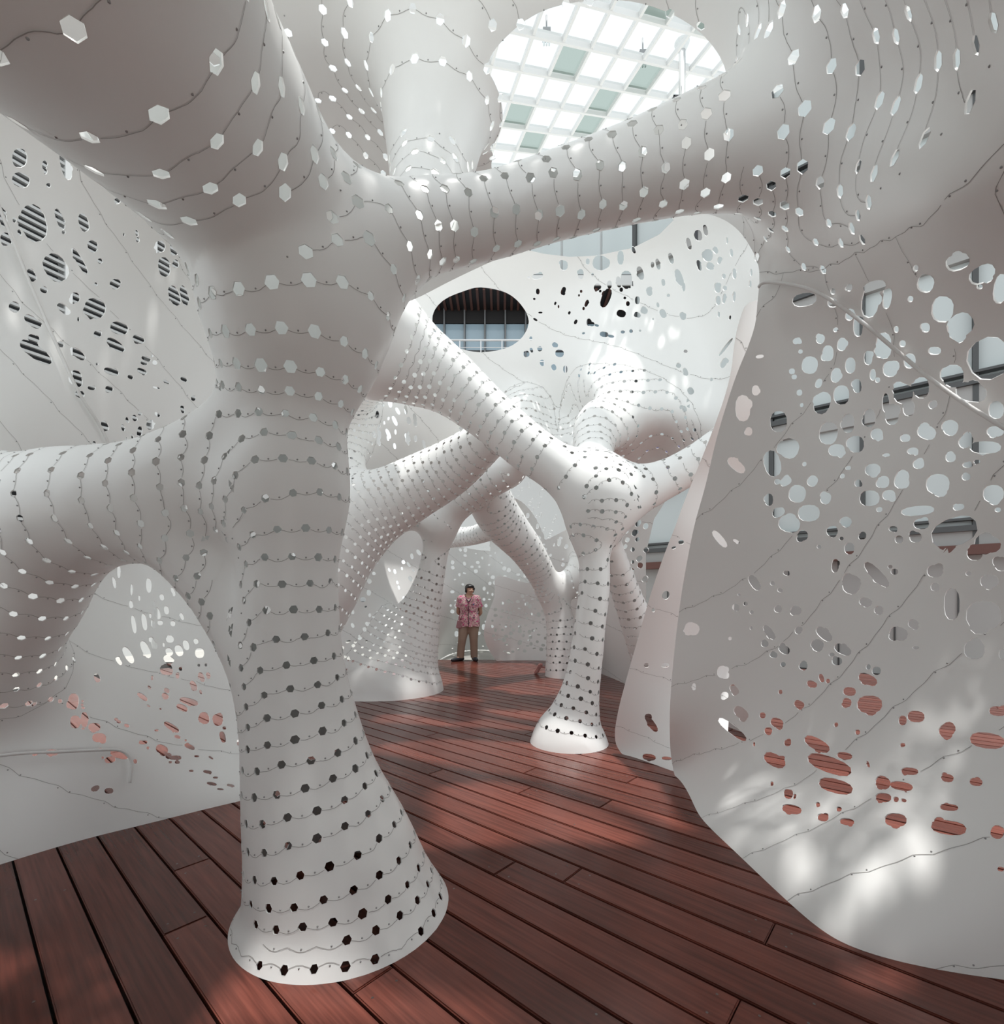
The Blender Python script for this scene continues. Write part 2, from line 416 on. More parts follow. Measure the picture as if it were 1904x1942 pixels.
T1lb=Chain([(530,1330,1.98,.08),(470,1230,2.0,.1),(405,1110,2.03,.12),(330,1010,2.07,.16),(250,965,2.12,.18)],k=.15)
T1lc=Chain([(160,970,2.2,.2),(90,1040,2.25,.23),(30,1140,2.3,.25),(-20,1230,2.35,.22)],k=.25)
T1fun=Chain([(800,430,2.25,.12),(815,330,2.45,.2),(825,220,2.55,.27),(825,80,2.55,.32)],k=.2)

# ---------------- layer 2
S2=Sheet([
 (640,1325,6.1),(560,1360,5.2),(480,1400,4.4),(640,1150,6.3),(640,900,6.0),(640,700,5.8),(740,1320,6.4),
 (760,810,6.1),(700,790,5.9),(700,1200,6.55),(750,1180,7.0),(680,1080,6.6),(760,1080,7.8),(800,700,5.95),(900,1000,10.8),(980,1100,11.),(985,950,9.6),(1000,1250,11.2),(850,1250,11.4),(1060,1300,10.5),(1180,1100,6.6),(1250,1000,5.6),(1210,1250,6.6),
 (900,520,5.6),(1100,380,4.6),(1230,345,4.2),(1350,370,3.8),(1050,830,5.9),(1080,860,5.7),(1000,835,6.05),(900,700,6.2),(1000,500,5.4),(1100,480,5.2),(1200,450,5.0),(1300,430,4.6),(1400,440,4.0),(1440,520,3.7),
 (1200,560,5.25),(1200,660,5.1),(1120,745,5.2),(1190,770,4.95),(1270,775,4.8),(1185,825,5.0),(1350,600,4.7),(1350,720,4.65),(1095,680,5.5),(1040,770,6.15),(1090,790,5.9),(1310,800,4.7),(1245,865,5.5),(990,690,6.0),(1420,900,4.3),(1400,1100,4.2)
])
T2trunk=Chain([(1079,1430,4.25,.36),(1079,1400,4.25,.30),(1085,1377,4.25,.245),(1098,1321,4.25,.175),(1108,1270,4.25,.15),(1117,1200,4.25,.138),(1127,1110,4.25,.135),(1127,1060,4.25,.137),(1124,1018,4.25,.19),(1130,985,4.25,.265),(1140,952,4.25,.32)],k=.05)
T2l=Chain([(1128,940,4.25,.28),(1060,890,4.3,.21),(1000,848,4.35,.21),(930,790,4.4,.225),(850,725,4.4,.28),(770,680,4.35,.38),(700,640,4.2,.5)],k=.12)
T2r=Chain([(1150,945,4.25,.27),(1205,930,4.25,.215),(1270,905,4.2,.165),(1350,860,4.1,.165),(1450,800,4.0,.25),(1550,740,4.0,.4)],k=.15)
T2b=Chain([(1150,1010,4.35,.1),(1175,1090,4.7,.13),(1200,1160,5.0,.16),(1240,1260,5.3,.22),(1280,1330,5.6,.3)],k=.1)
T2up=Chain([(1130,900,4.4,.2),(1125,855,4.7,.19),(1132,815,4.95,.24)],k=.25)
T5=Chain([(1005,850,5.8,.18),(998,815,5.95,.17),(992,785,6.05,.2)],k=.25)
B3=Chain([(560,1130,5.2,.6),(660,1000,5.4,.45),(760,940,5.5,.36),(850,890,5.4,.3),(930,830,5.0,.2)],k=.15)
B3u=Chain([(660,1000,5.5,.35),(655,850,5.8,.2),(670,760,5.6,.2),(720,690,5.0,.3)],k=.3)
B3r=Chain([(800,930,5.5,.2),(840,850,6.0,.2),(830,760,6.2,.3)],k=.2)
T3=Chain([(740,1330,6.7,.75),(755,1270,6.75,.55),(790,1180,6.8,.32),(815,1100,6.8,.2),(830,1030,6.8,.18),(850,975,6.7,.22),(900,925,6.5,.25),(960,890,6.3,.25)],k=.2)
T3l=Chain([(830,1000,6.7,.2),(780,985,6.6,.15),(700,1000,6.3,.25)],k=.2)
T4=Chain([(1075,1310,8.0,.36),(1070,1270,8.0,.31),(1068,1220,8.0,.27),(1058,1160,8.0,.22),(1035,1105,7.9,.22),(1000,1045,7.6,.26),(950,985,7.2,.32),(920,930,6.9,.32)],k=.15)
T4r=Chain([(1050,1120,8.0,.2),(1110,1090,8.2,.25),(1180,1050,8.4,.35)],k=.2)
T4l=Chain([(960,990,7.3,.2),(900,1015,8.2,.16),(840,1020,9.0,.2)],k=.15)



EDGE_R=[(1440,515),(1436,578),(1432,615),(1419,656),(1397,710),(1378,767),(1358,835),(1338,920),(1316,1000),(1297,1098),(1287,1166),(1279,1234),(1273,1301),(1270,1369),(1273,1437),(1287,1490),(1325,1545),(1360,1590)]
OPEN1=[(555,2400),(555,640)]+[tuple(p) for p in smooth_closed([(690,600),(780,570),(860,530),(950,488),(1050,448),(1180,410),(1280,400),(1350,408),(1395,432),(1425,472)]+EDGE_R,4,False)]+[(1360,2400)]  # ceiling edge carried on unseen behind the branch to shade the deck
OC1=[(940,330),(935,292),(922,270),(917,200),(925,120),(960,70),(1020,25),(1100,3),(1200,3),(1290,35),(1350,85),(1380,150),(1380,260),(1200,330),(1050,380)]
OC2=[(820,600),(840,570),(880,552),(912,545),(960,555),(990,580),(1003,610),(990,640),(960,660),(912,668),(870,660),(830,640)]
SKY2=[(1010,440),(1000,474),(1030,481),(1080,487),(1130,485),(1200,470),(1250,445),(1280,415),(1200,395),(1080,415)]

S3=Sheet([(1419,575,2.55),(1351,818,2.95),(1280,1000,3.25),(1213,1200,3.6),(1172,1350,3.85),(1180,1430,3.91),(1290,1480,3.45),(1330,1300,3.75),(1340,1100,3.55),(1370,900,3.3),(1440,700,2.8),(1450,580,2.62)])
LEAF=[(1419,575),(1402,609),(1392,656),(1387,700),(1375,750),(1351,818),(1324,886),(1297,953),(1280,1000),(1260,1051),(1236,1120),(1213,1200),(1190,1280),(1172,1350),(1166,1400),(1180,1430),(1215,1448),(1250,1462),(1290,1482),(1330,1500),(1370,1500),(1385,1300),(1395,1100),(1410,950),(1440,800),(1465,650),(1460,575)]

S5=Sheet([(920,1190,9.75),(945,1095,9.9),(1040,1100,10.1),(1060,1253,10.0),(940,1253,10.0),(985,1175,10.25)])
LEAF5=[(943,1092),(938,1130),(925,1165),(918,1195),(920,1215),(932,1240),(950,1258),(1000,1262),(1060,1262),(1070,1180),(1060,1100),(1000,1106)]

# organic cut-outs: (x, y, width, height, angle) read off enlarged views of the walls
HR_A=[(785,262,140,75,-10),(943,280,60,50,0),(945,215,30,35,0),(1037,193,35,45,20),(1040,345,50,70,20),(1085,410,55,120,0),(1155,270,100,190,10),(1250,255,50,120,10),(1180,190,130,70,-15),(1645,50,140,95,-20),(1410,85,30,38,20),(1465,170,95,105,20),(1782,118,160,95,-30),(1768,188,35,30,0),(1885,200,80,170,10),(1380,257,32,36,20),(1560,315,125,150,10),(1660,405,160,130,-35),(1465,418,50,55,0),(1300,428,28,38,0),(1515,548,75,45,0),(1335,508,38,38,0),(1820,590,250,230,-30),(1230,520,90,150,0),(1375,605,70,85,0),(1142,588,50,80,0),(1265,650,85,90,0),(1168,682,36,65,0),(1195,712,30,30,0),(995,512,55,75,10),(875,482,48,55,20),(960,430,30,25,-20),(743,492,48,36,-20),(763,552,26,24,0),(917,562,64,90,0),(815,628,92,100,10),(715,663,34,34,0),(728,694,30,28,0),(1042,630,60,90,0),(962,685,58,85,10),(1080,745,52,80,-5),(865,730,38,55,20),(757,782,32,36,0),(770,852,20,24,0),(885,840,90,130,20),(992,795,90,110,0),(535,580,45,20,-8),(512,770,42,58,0),(440,870,85,150,0),(473,1000,40,48,0),(640,945,95,120,0),(1150,925,70,105,0),(1240,840,40,110,0),(1340,790,110,115,10),(1440,755,90,120,0),(1275,905,80,120,0),(1370,870,70,90,0),(1505,850,55,45,-30),(1030,955,70,110,0),(920,1010,105,130,10),(1190,1015,70,65,0),(1350,1037,60,45,0),(1470,1005,110,80,20),(1605,980,85,90,20),(1690,1055,90,70,-35),(1620,690,120,130,0),(1720,780,180,110,10),(1860,880,90,100,0),(1855,1000,100,60,0),(700,1095,110,115,20),(1075,1072,90,95,0),(965,1105,95,70,0),(1243,1132,44,20,0),(1392,1110,66,40,0),(1605,1145,60,55,0),(1800,1090,180,70,0),(605,1180,95,150,-15),(785,1183,24,26,0),(403,1190,120,55,40),(633,1282,34,32,0),(680,1280,70,50,-30),(830,1278,60,65,30),(1030,1205,34,24,0),(1168,1215,90,70,0),(1425,1183,66,55,0),(998,1250,28,28,0),(1085,1290,40,42,0),(1228,1283,68,70,0),(1330,1268,80,110,20),(1533,1295,135,115,0),(1692,1255,52,40,0),(1700,1188,60,32,0),(1752,1170,40,24,0),(745,1350,98,100,10),(586,1383,48,70,0),(905,1375,60,68,20),(1150,1375,115,90,0),(1258,1357,75,60,0),(1205,1438,36,30,0),(1845,1350,120,100,0),(810,1458,125,95,0),(640,1455,75,50,-30),(1420,1445,190,55,-5),(1650,1425,66,36,-10),(1870,1440,36,26,0)]
HR_B=[(700,40,125,95,15),(775,105,60,58,0),(940,80,66,58,-10),(992,122,26,22,0),(867,168,26,22,0),(1037,178,58,66,0),(310,125,120,40,50),(403,138,40,18,30),(1020,30,60,60,30),(1112,105,40,44,0),(1282,68,50,30,0),(1315,127,48,44,0),(1408,115,70,60,0),(1440,40,90,60,0),(1625,85,270,160,-20),(1800,150,120,120,-30),(1740,205,90,80,0),(957,275,42,78,5),(1050,380,100,110,25),(1190,325,190,60,45),(1265,280,28,22,0),(1290,308,44,34,0),(1517,305,92,70,0),(1705,318,34,28,0),(1822,362,105,75,0),(1890,265,80,80,0),(1518,394,52,46,0),(1612,490,90,180,0),(1790,555,200,165,0),(505,370,100,50,55),(684,317,40,26,20),(606,373,28,25,0),(648,412,32,24,15),(418,436,18,16,0),(455,488,26,24,0),(400,507,40,36,0),(489,535,24,24,0),(637,519,46,38,10),(738,525,62,50,10),(486,624,16,22,0),(750,638,40,42,0),(588,648,100,42,52),(1128,478,76,48,10),(1204,525,46,52,0),(895,658,110,56,40),(1395,600,60,50,15),(1313,655,105,75,15),(563,712,44,38,0),(672,745,68,48,30),(860,722,66,70,20),(1000,745,105,55,25),(938,773,34,22,0),(968,810,60,45,0),(612,775,46,34,10),(665,828,32,26,0),(778,837,50,48,20),(368,683,18,20,0),(155,628,85,70,20),(345,857,34,34,0),(325,870,60,70,0),(827,938,62,36,20),(880,905,30,50,-20),(916,921,26,26,0),(1143,842,28,30,0),(1188,864,52,48,0),(1140,912,115,58,25),(1410,734,38,18,0),(1738,745,118,105,0),(1895,770,40,60,0),(166,954,22,40,0),(392,970,65,42,50),(338,1002,44,40,0),(650,983,24,26,0),(755,1052,62,44,25),(1037,980,75,50,5),(1022,1042,55,52,20),(1150,1052,145,100,0),(430,1100,95,60,40),(380,1193,200,50,38),(550,1114,36,34,0),(630,1155,76,54,20),(582,1200,46,40,0),(502,1275,14,26,0),(690,1268,42,38,0),(617,1365,135,70,28),(855,1275,160,65,28),(1010,1340,90,40,10),(925,1390,265,90,20),(962,1166,26,26,0),(1083,1208,30,30,0),(1335,1142,48,55,0),(1410,1120,100,65,5),(1585,1195,100,80,-35),(1870,1090,100,55,5),(1810,1255,200,90,8),(1142,1388,16,40,-20),(1375,1427,100,42,5),(1587,1465,72,46,10),(1747,1487,75,46,10),(1335,1280,32,24,0),(960,1510,200,80,15),(1225,1490,90,70,30),(1330,1510,130,50,10)]
HR_C=[(800,70,45,50,10),(830,82,18,28,15),(815,148,105,48,12),(949,124,24,28,-20),(1057,147,30,26,10),(1285,88,84,48,5),(1350,97,30,28,20),(1390,102,30,18,20),(975,190,60,40,10),(1098,212,78,36,8),(1348,203,116,70,5),(1622,138,96,36,5),(1620,242,185,75,8),(1870,265,70,70,20),(1888,455,36,24,10),(713,17,18,24,0)]
HL_A=[(148,475,115,145,0),(158,640,140,110,20),(335,528,38,70,0),(343,578,28,42,0),(495,535,75,220,-15),(570,472,56,56,0),(365,680,36,36,0),(870,668,68,150,-8),(883,798,48,44,0),(1027,748,46,55,-20),(1028,852,46,66,0),(255,965,190,290,-15),(110,940,30,40,0),(148,1035,30,50,-20),(450,935,55,170,-20),(480,1032,30,30,0),(630,960,75,145,-15),(1195,955,85,125,0),(1030,1040,24,50,-10),(1037,1090,28,40,0),(932,1050,16,24,0),(1205,1140,80,90,0),(1313,1150,68,115,-10),(695,1140,70,95,-20),(420,1300,170,230,-35),(600,1250,50,230,-30),(753,1250,40,42,-20),(1235,1295,90,150,-10),(1323,1270,46,66,0),(235,1355,60,105,-15),(330,1467,60,45,30),(865,1425,80,75,40),(722,1424,26,28,0),(565,1525,75,80,0),(715,1605,165,150,20),(110,1595,90,80,30),(1312,1510,80,160,-20),(1385,1510,55,160,-12),(480,1610,120,60,40),(590,1687,18,36,0),(245,1705,150,70,38),(1665,1685,38,90,-5),(1603,1738,30,40,0),(897,1755,140,95,15),(733,1800,58,52,20),(1043,1838,95,62,25),(250,1835,90,60,30),(20,920,60,160,-15),(50,1080,100,90,10)]
HL_B=[(870,215,160,70,35),(270,270,290,100,35),(585,280,140,60,38),(455,210,55,40,25),(730,357,20,22,0),(1100,318,75,36,20),(1085,350,56,32,10),(1165,347,38,36,0),(1146,296,20,20,0),(1068,412,80,40,22),(982,456,46,34,25),(838,415,118,50,18),(565,460,100,110,10),(690,538,62,32,5),(818,548,54,56,0),(600,587,75,50,20),(1252,492,54,24,30),(1383,473,55,36,35),(1177,537,58,16,15),(790,822,50,85,-28),(958,780,26,46,-15),(1014,765,38,52,-25),(1054,733,34,24,0),(925,838,26,54,-15),(996,905,18,46,-10),(956,930,16,42,-10),(1050,868,40,86,10),(1130,818,60,70,0),(1145,925,60,70,0),(1213,895,40,100,25),(1185,738,48,28,35),(1455,615,36,42,0),(1495,708,36,54,0),(1580,688,28,28,0),(1372,700,28,60,-15),(1442,835,60,90,0),(712,960,30,46,-15),(880,965,40,40,20),(1090,970,56,40,20),(985,1028,28,26,0)]
HL_C=[(30,800,85,70,0),(92,808,34,32,0),(146,835,56,44,0),(303,811,28,28,0),(99,917,48,40,0),(203,914,66,44,-10),(382,902,28,28,0),(467,905,70,105,5),(478,1035,65,85,0),(536,1020,46,100,0),(523,925,20,18,0),(525,903,18,16,0),(528,945,24,18,0),(528,1077,22,14,0),(600,1068,80,55,0),(630,1135,90,60,0),(617,755,40,60,-20),(330,1230,80,42,0),(223,1240,38,20,-20),(760,1240,125,55,15),(700,1275,72,42,-10),(653,1262,18,16,0),(605,1457,58,34,-25),(692,1473,58,38,0),(738,1018,26,20,0),(755,1033,32,22,10),(806,1058,36,22,15),(860,1285,26,30,-20),(910,1165,60,24,-5),(940,1200,20,20,0),(638,1205,26,12,0),(1030,1210,85,60,25),(1070,1250,40,40,0),(1115,1262,80,30,0),(1082,1290,24,16,0),(1127,1290,36,22,0),(1215,1345,32,14,0),(1318,1352,58,22,8),(1368,1388,34,14,0),(1345,1427,66,22,10),(1465,1438,52,18,10),(1400,1462,44,12,5),(1250,1252,34,14,0),(1340,1262,36,14,30),(755,80,22,85,0),(725,150,20,75,-10),(836,195,16,75,0),(945,168,36,95,-3),(885,248,14,36,0),(832,288,24,50,0),(1028,243,30,42,-10),(1062,125,20,24,0),(1095,200,20,40,-15),(1105,222,18,32,0),(977,283,18,36,0),(1000,345,36,80,-15),(1018,405,36,32,0),(1057,325,32,55,-8),(1098,410,32,36,0),(850,415,30,118,-8),(917,400,34,110,-8),(972,415,24,60,-15),(955,360,16,30,0),(1155,365,22,48,-18),(1215,278,18,28,0),(960,512,32,34,0),(925,575,50,120,-25),(980,545,34,60,-25),(1080,510,52,44,0),(1040,545,14,28,0),(815,610,50,120,-30),(755,648,30,60,-35),(1075,590,45,55,-35),(1137,582,52,75,-20),(1182,547,40,66,-15),(1245,523,32,36,-20),(1268,597,60,66,0),(1068,640,50,70,-40),(1055,700,80,70,-20),(1147,698,24,26,0),(1128,740,26,40,0),(1263,675,20,18,0),(1308,673,18,20,0),(1280,750,36,66,-25),(1322,740,26,44,-15),(967,755,18,30,0),(1230,805,40,70,-30),(1275,845,18,30,-25),(1060,835,42,30,30),(1050,870,50,36,35),(905,875,80,32,35),(950,815,30,18,40),(1200,905,125,44,15),(1157,945,80,40,25),(1298,1010,65,80,-20),(1382,1022,65,78,-20),(1425,1073,26,22,0),(1415,1130,40,75,-15),(1090,1068,115,40,32),(1128,1130,44,20,15),(1205,1192,74,30,22),(1512,1165,16,42,0),(1180,1152,16,14,0),(945,933,28,12,25),(1020,952,18,12,0),(995,1088,28,14,0)]
HB_A=[(370,345,62,78,0),(557,315,30,50,0),(655,325,120,120,15),(815,285,50,112,0),(917,225,26,60,-20),(502,413,46,80,0),(595,418,20,28,0),(1065,340,28,48,0),(1108,335,34,90,-12),(1210,290,40,90,-15),(163,430,92,46,-10),(95,438,24,18,0),(165,550,30,46,0),(800,475,40,90,-8),(860,455,90,140,0),(970,405,50,110,-15),(728,495,36,66,0),(630,515,50,60,20),(365,545,36,66,20),(1150,478,30,56,-8),(1275,440,55,140,-20),(1310,515,26,70,0),(505,548,20,24,0),(488,580,14,20,0),(622,540,20,22,0),(655,546,20,22,0),(700,600,70,160,22),(820,535,28,36,0),(860,522,30,16,0),(1040,550,46,70,-15),(1190,580,26,26,0),(848,600,22,22,20),(872,644,30,40,0),(947,618,40,64,0),(548,642,28,60,20),(524,683,20,28,0),(820,722,74,60,15),(1000,700,58,52,20),(948,732,56,40,35),(1108,655,22,40,-10),(1148,722,50,75,-25),(1303,742,46,66,-25),(1070,765,14,18,0),(565,790,36,60,0),(590,805,40,36,0),(627,815,36,20,20),(462,788,26,40,25),(685,885,70,44,10),(740,900,50,24,10),(832,867,34,26,0),(897,860,28,30,0),(968,857,18,18,30),(523,877,24,18,-15),(137,608,20,18,0),(302,643,18,28,20),(327,668,14,26,0),(412,717,20,28,20),(145,770,38,18,30),(185,715,34,14,0),(1425,110,60,90,-10),(1480,70,40,90,-10),(1350,175,40,100,-12),(1560,225,40,60,-15),(1590,305,36,60,10),(1500,265,80,100,0),(1515,350,60,60,20),(1430,345,36,90,-15),(1650,150,16,55,0),(1685,245,28,66,-5),(1625,430,32,40,0),(1708,410,34,85,-3),(1575,520,52,82,-5),(1633,523,36,38,0),(1580,620,40,75,0),(1628,605,30,80,10),(1706,590,24,82,3),(1840,400,20,60,0),(1833,490,20,56,0),(1585,730,20,45,0),(1673,755,18,36,10),(1640,985,24,180,38),(1325,1018,32,26,10),(1625,1110,46,90,30),(1270,1130,40,40,20),(1325,1180,36,66,-20),(1365,1330,50,60,-25),(1528,1240,22,28,10),(1315,1470,36,50,-25),(75,1040,50,50,-20),(115,1010,24,40,-20),(180,1000,40,40,-30),(300,970,50,40,30),(335,1035,70,60,10),(200,1110,40,50,-10),(290,1145,40,50,-20),(380,1160,36,60,0),(110,920,24,36,0)]

# ============================================================ panels, seams, rivets, perforations
PIECES=[]                                                             # every panel of the pavilion: the largest in view become parts of their own
class Layer:
    def __init__(s,sheet,chains,ks): s.sheet=sheet; s.chains=chains; s.ks=ks
    def tubes(s,p,cull=True):
        f=np.full(len(p),9.); c0=p.mean(0); R=np.linalg.norm(p-c0,axis=1).max() if cull else 0
        for c in s.chains: f=smin(f,c(p,c0,R),c.k)
        return f
    def F(s,p,cull):
        f=s.tubes(p,cull)
        return smin(f,s.sheet(p),s.ks) if s.sheet is not None else f
def hexagon(r,ph=0.,n=6,j=0.):
    a=ph+np.arange(n)*2*math.pi/n
    rr=r*(1+j*RNG.uniform(-1,1,n))
    return np.stack([rr*np.cos(a),rr*np.sin(a)],1)
def thin(points,dmin):
    cell={}; keep=[]
    for i,p in enumerate(points):
        k=tuple(np.floor(p[:3]/dmin).astype(int)); ok=True
        for a in (-1,0,1):
            for b in (-1,0,1):
                for c in (-1,0,1):
                    for q in cell.get((k[0]+a,k[1]+b,k[2]+c),()):
                        if ((q-p[:3])**2).sum()<dmin*dmin: ok=False
        if ok: cell.setdefault(k,[]).append(p[:3]); keep.append(i)
    return keep
def blob(cx,cy,w,h,ang,lobes=True):
    """pixel outline pieces (convex, ccw with y up) of one organic cut-out"""
    out=[]; a=math.radians(ang)
    def ell(x,y,rx,ry,n=12,e=2.4):
        t=np.arange(n)*2*math.pi/n+RNG.uniform(0,.5)
        X=np.sign(np.cos(t))*np.abs(np.cos(t))**(2/e)*rx; Y=np.sign(np.sin(t))*np.abs(np.sin(t))**(2/e)*ry
        # y is down in pixels: rotate in pixel space, then flip
        px_=x+X*math.cos(a)-Y*math.sin(a); py_=y+X*math.sin(a)+Y*math.cos(a)
        o=np.stack([px_,-py_],1)
        return o[::-1] if np.cross(o[1]-o[0],o[2]-o[1])<0 else o
    out.append(ell(cx,cy,w/2,h/2))
    big=max(w,h)
    if lobes and big>13 and RNG.random()<.7:
        m=min(w,h); k=RNG.uniform(-.3,.3)
        ox,oy=((k*w,RNG.choice([-1,1])*h*.28) if w>h else (RNG.choice([-1,1])*w*.28,k*h))
        out.append(ell(cx+ox*math.cos(a)-oy*math.sin(a),cy+ox*math.sin(a)+oy*math.cos(a),m*.36,m*.36,10))
    return out
def build_shell(L,lo,hi,h,keepfun,zonefun,sheet_s,rowstep,sheetstep,hexr,hexstep,holes_px,seamw,rivr,smooth_it,parents,sheet_part,hexscale=None,sfun=None):
    V,T=surface(L.F,lo,hi,h)
    V=laplace(V,T,smooth_it); N=vnormals(V,T)
    # fields at the vertices
    D=[];A=[]
    o=np.lexsort(np.floor(V/.6).T); 
    Dm=np.full((len(V),len(L.chains)),9.); Am=np.zeros((len(V),len(L.chains))); Sh=np.full(len(V),9.)
    for b in range(0,len(V),3000):
        i=o[b:b+3000]; p=V[i]; c0=p.mean(0); R=np.linalg.norm(p-c0,axis=1).max()
        for k,c in enumerate(L.chains):
            d,a=c(p,c0,0,arc=True); Dm[i,k]=d; Am[i,k]=a
        if L.sheet is not None: Sh[i]=L.sheet(p)
    dm=Dm.min(1); w=np.exp(-(Dm-dm[:,None])/.05); s=(w*Am).sum(1)/w.sum(1)
    if sfun: s=sfun(V,*px(V),s)
    s=laplace(V,T,25,s)
    e1=V[T[:,1]]-V[T[:,0]]; e2=V[T[:,2]]-V[T[:,0]]; fn=np.cross(e1,e2); a2=np.maximum((fn*fn).sum(1),1e-18)
    gt=(np.cross(fn,e1)*(s[T[:,2]]-s[T[:,0]])[:,None]-np.cross(fn,e2)*(s[T[:,1]]-s[T[:,0]])[:,None])/a2[:,None]
    gm=np.linalg.norm(gt,axis=1); GR=np.zeros(len(V)); cn=np.zeros(len(V))
    for k in range(3): GR+=np.bincount(T[:,k],weights=gm,minlength=len(V)); cn+=np.bincount(T[:,k],minlength=len(V))
    GR=laplace(V,T,4,GR/np.maximum(cn,1))
    who=Dm.argmin(1).astype(float)
    tub=dm
    u,v=px(V)
    z=zonefun(V,u,v,Sh,tub); ss=sheet_s(V)
    g=keepfun(V,u,v,Sh,tub)
    S=np.concatenate([V,N,np.stack([s,ss,z,g,who,GR],1)],1)[T]         # fields 6 s, 7 ss, 8 zone, 9 keep, 10 chain
    nz=lambda a: np.where(np.abs(a)<1e-6,1e-6,a)
    _,_,S,_,_=split(S,nz(S[:,:,2]-np.where(S[:,:,1]>10.3,-.045,0.)))
    _,_,S,_,_=split(S,nz(S[:,:,9]))
    St_in,_,St_out,_,segz=split(S,nz(S[:,:,8]))                      # zone<0: open-cut sheet, >=0: hexagon-perforated skin
    segs=[]                                                          # (polyline kind, segments)
    def strips(S,f,step):
        S=S.copy(); S[:,:,f]/=step; done=[]; seg=[]
        for _ in range(60):
            fl=np.floor(S[:,:,f]+1e-5); lo_=S[:,:,f].min(1); hi_=S[:,:,f].max(1)
            k=np.floor(lo_+1e-6)+1; m=hi_>k+1e-6
            done.append(S[~m]); S=S[m]
            if not len(S): break
            gg=S[:,:,f]-k[m][:,None]; gg=np.where(np.abs(gg)<1e-6,1e-6,gg)
            a,_,b,_,sg=split(S,gg); seg.append(sg); S=np.vstack([a,b])
        S=np.vstack(done); idx=np.floor(S[:,:,f].mean(1)+1e-9)
        return S,idx,(np.vstack(seg) if seg else np.zeros((0,2,S.shape[2])))
    A_,ia,sa=strips(St_out,6,rowstep)
    who_t=np.round(A_[:,0,10]).astype(int)
    tagA=who_t*1000+ia.astype(int)+200
    if len(St_in):
        B_,ib,sb=strips(St_in,7,sheetstep); tagB=900000+1000*sheet_part(B_[:,:,:3].mean(1))+ib.astype(int)+200
    else: B_=St_in; sb=np.zeros((0,2,12)); tagB=np.zeros(0,int)
    plt=[p for p in polylines(sa) if len(p)>3]; pls=[p for p in polylines(sb)+polylines(segz) if len(p)>3]
    hexes=[];riv=[];rib=[]
    def runs(pl):                                                     # leave out stretches where the rows crowd together
        ok=(pl[:,11]<2.0)&(pl[:,11]>.12); out=[];cur=[]
        for p_,o_ in zip(pl,ok):
            if o_: cur.append(p_)
            else:
                if len(cur)>3: out.append(np.array(cur))
                cur=[]
        if len(cur)>3: out.append(np.array(cur))
        return out
    sc_=hexscale if hexscale else (lambda c:1.)
    links=[]                                                          # seam pieces between neighbouring holes
    for pl in [r_ for p_ in plt for r_ in runs(p_)]:
        f_=sc_(pl[len(pl)//2,:3]); st_=hexstep/2*max(f_*f_*.8,1.) if hexscale else hexstep/2
        n_=max(1,int(round(np.linalg.norm(np.diff(pl[:,:3],axis=0),axis=1).sum()/st_)))
        q=resample(pl,np.linalg.norm(np.diff(pl[:,:3],axis=0),axis=1).sum()/(n_*8))
        if len(q)<17: continue
        ids={}
        for i in range(0,len(q),8):
            row=np.r_[q[i,:6],(q[min(i+4,len(q)-1),:3]-q[max(i-4,0),:3])]
            if (i//8)%2==0: ids[i]=len(hexes); hexes.append(row)
            else: riv.append(row)
        # the seam runs hole to hole with a kink at the tab
        kk=q.copy(); t=np.gradient(q[:,:3],axis=0); side=np.cross(q[:,3:6],t); side/=np.maximum(np.linalg.norm(side,axis=1,keepdims=True),1e-9)
        ph=np.arange(len(q))%16; kk[:,:3]+=side*(np.clip(1.25-np.abs(ph-8)/8*1.25,0,1)*hexstep*.13)[:,None]
        for i in range(0,len(q)-16,16): links.append((kk[i:i+17].copy(),ids[i],ids.get(i+16)))
    sheetrib=[]
    for pl in pls:
        q=resample(pl,.055)
        if len(q)<3: continue
        kk=q.copy(); t=np.gradient(q[:,:3],axis=0); side=np.cross(q[:,3:6],t); side/=np.maximum(np.linalg.norm(side,axis=1,keepdims=True),1e-9)
        ph=np.arange(len(q))%4; kk[ph==1,:3]+=side[ph==1]*.010; kk[ph==2,:3]-=side[ph==2]*.006
        sheetrib.append(kk)
        for i in range(len(q)):
            if ph[i] in (1,2): riv.append(np.r_[q[i,:6],t[i]])
    HO=[];rim=[]
    if hexes:
        kept=thin(hexes,hexstep*.62); hexr_={}
        for hi in kept:
            q=hexes[hi]
            c=q[:3]; n=q[3:6]/max(np.linalg.norm(q[3:6]),1e-9); t=q[6:9]-n*(q[6:9]@n)
            if np.linalg.norm(t)<1e-6: continue
            t/=np.linalg.norm(t); r=hexr*(hexscale(c) if hexscale else 1.)*RNG.uniform(.9,1.1)
            if c[2]<r*1.5: continue
            hexr_[hi]=r
            ey=np.cross(n,t); pol=hexagon(r,0,6,.07)
            HO.append(dict(c=c,r=r,k='t',ex=t,ey=ey,n=n,poly=pol))
            rim.append((np.array([c+t*x+ey*y for x,y in pol]),n))
        for seg3,a_,b_ in links:
            ok_=np.ones(len(seg3),bool)
            for e_,hid in ((0,a_),(-1,b_)):
                if hid in hexr_: ok_&=np.linalg.norm(seg3[:,:3]-seg3[e_,:3],axis=1)>hexr_[hid]*.8
            if ok_.sum()>1: rib.append(seg3[ok_])
    HP=[]; outl=[]; prim=[]
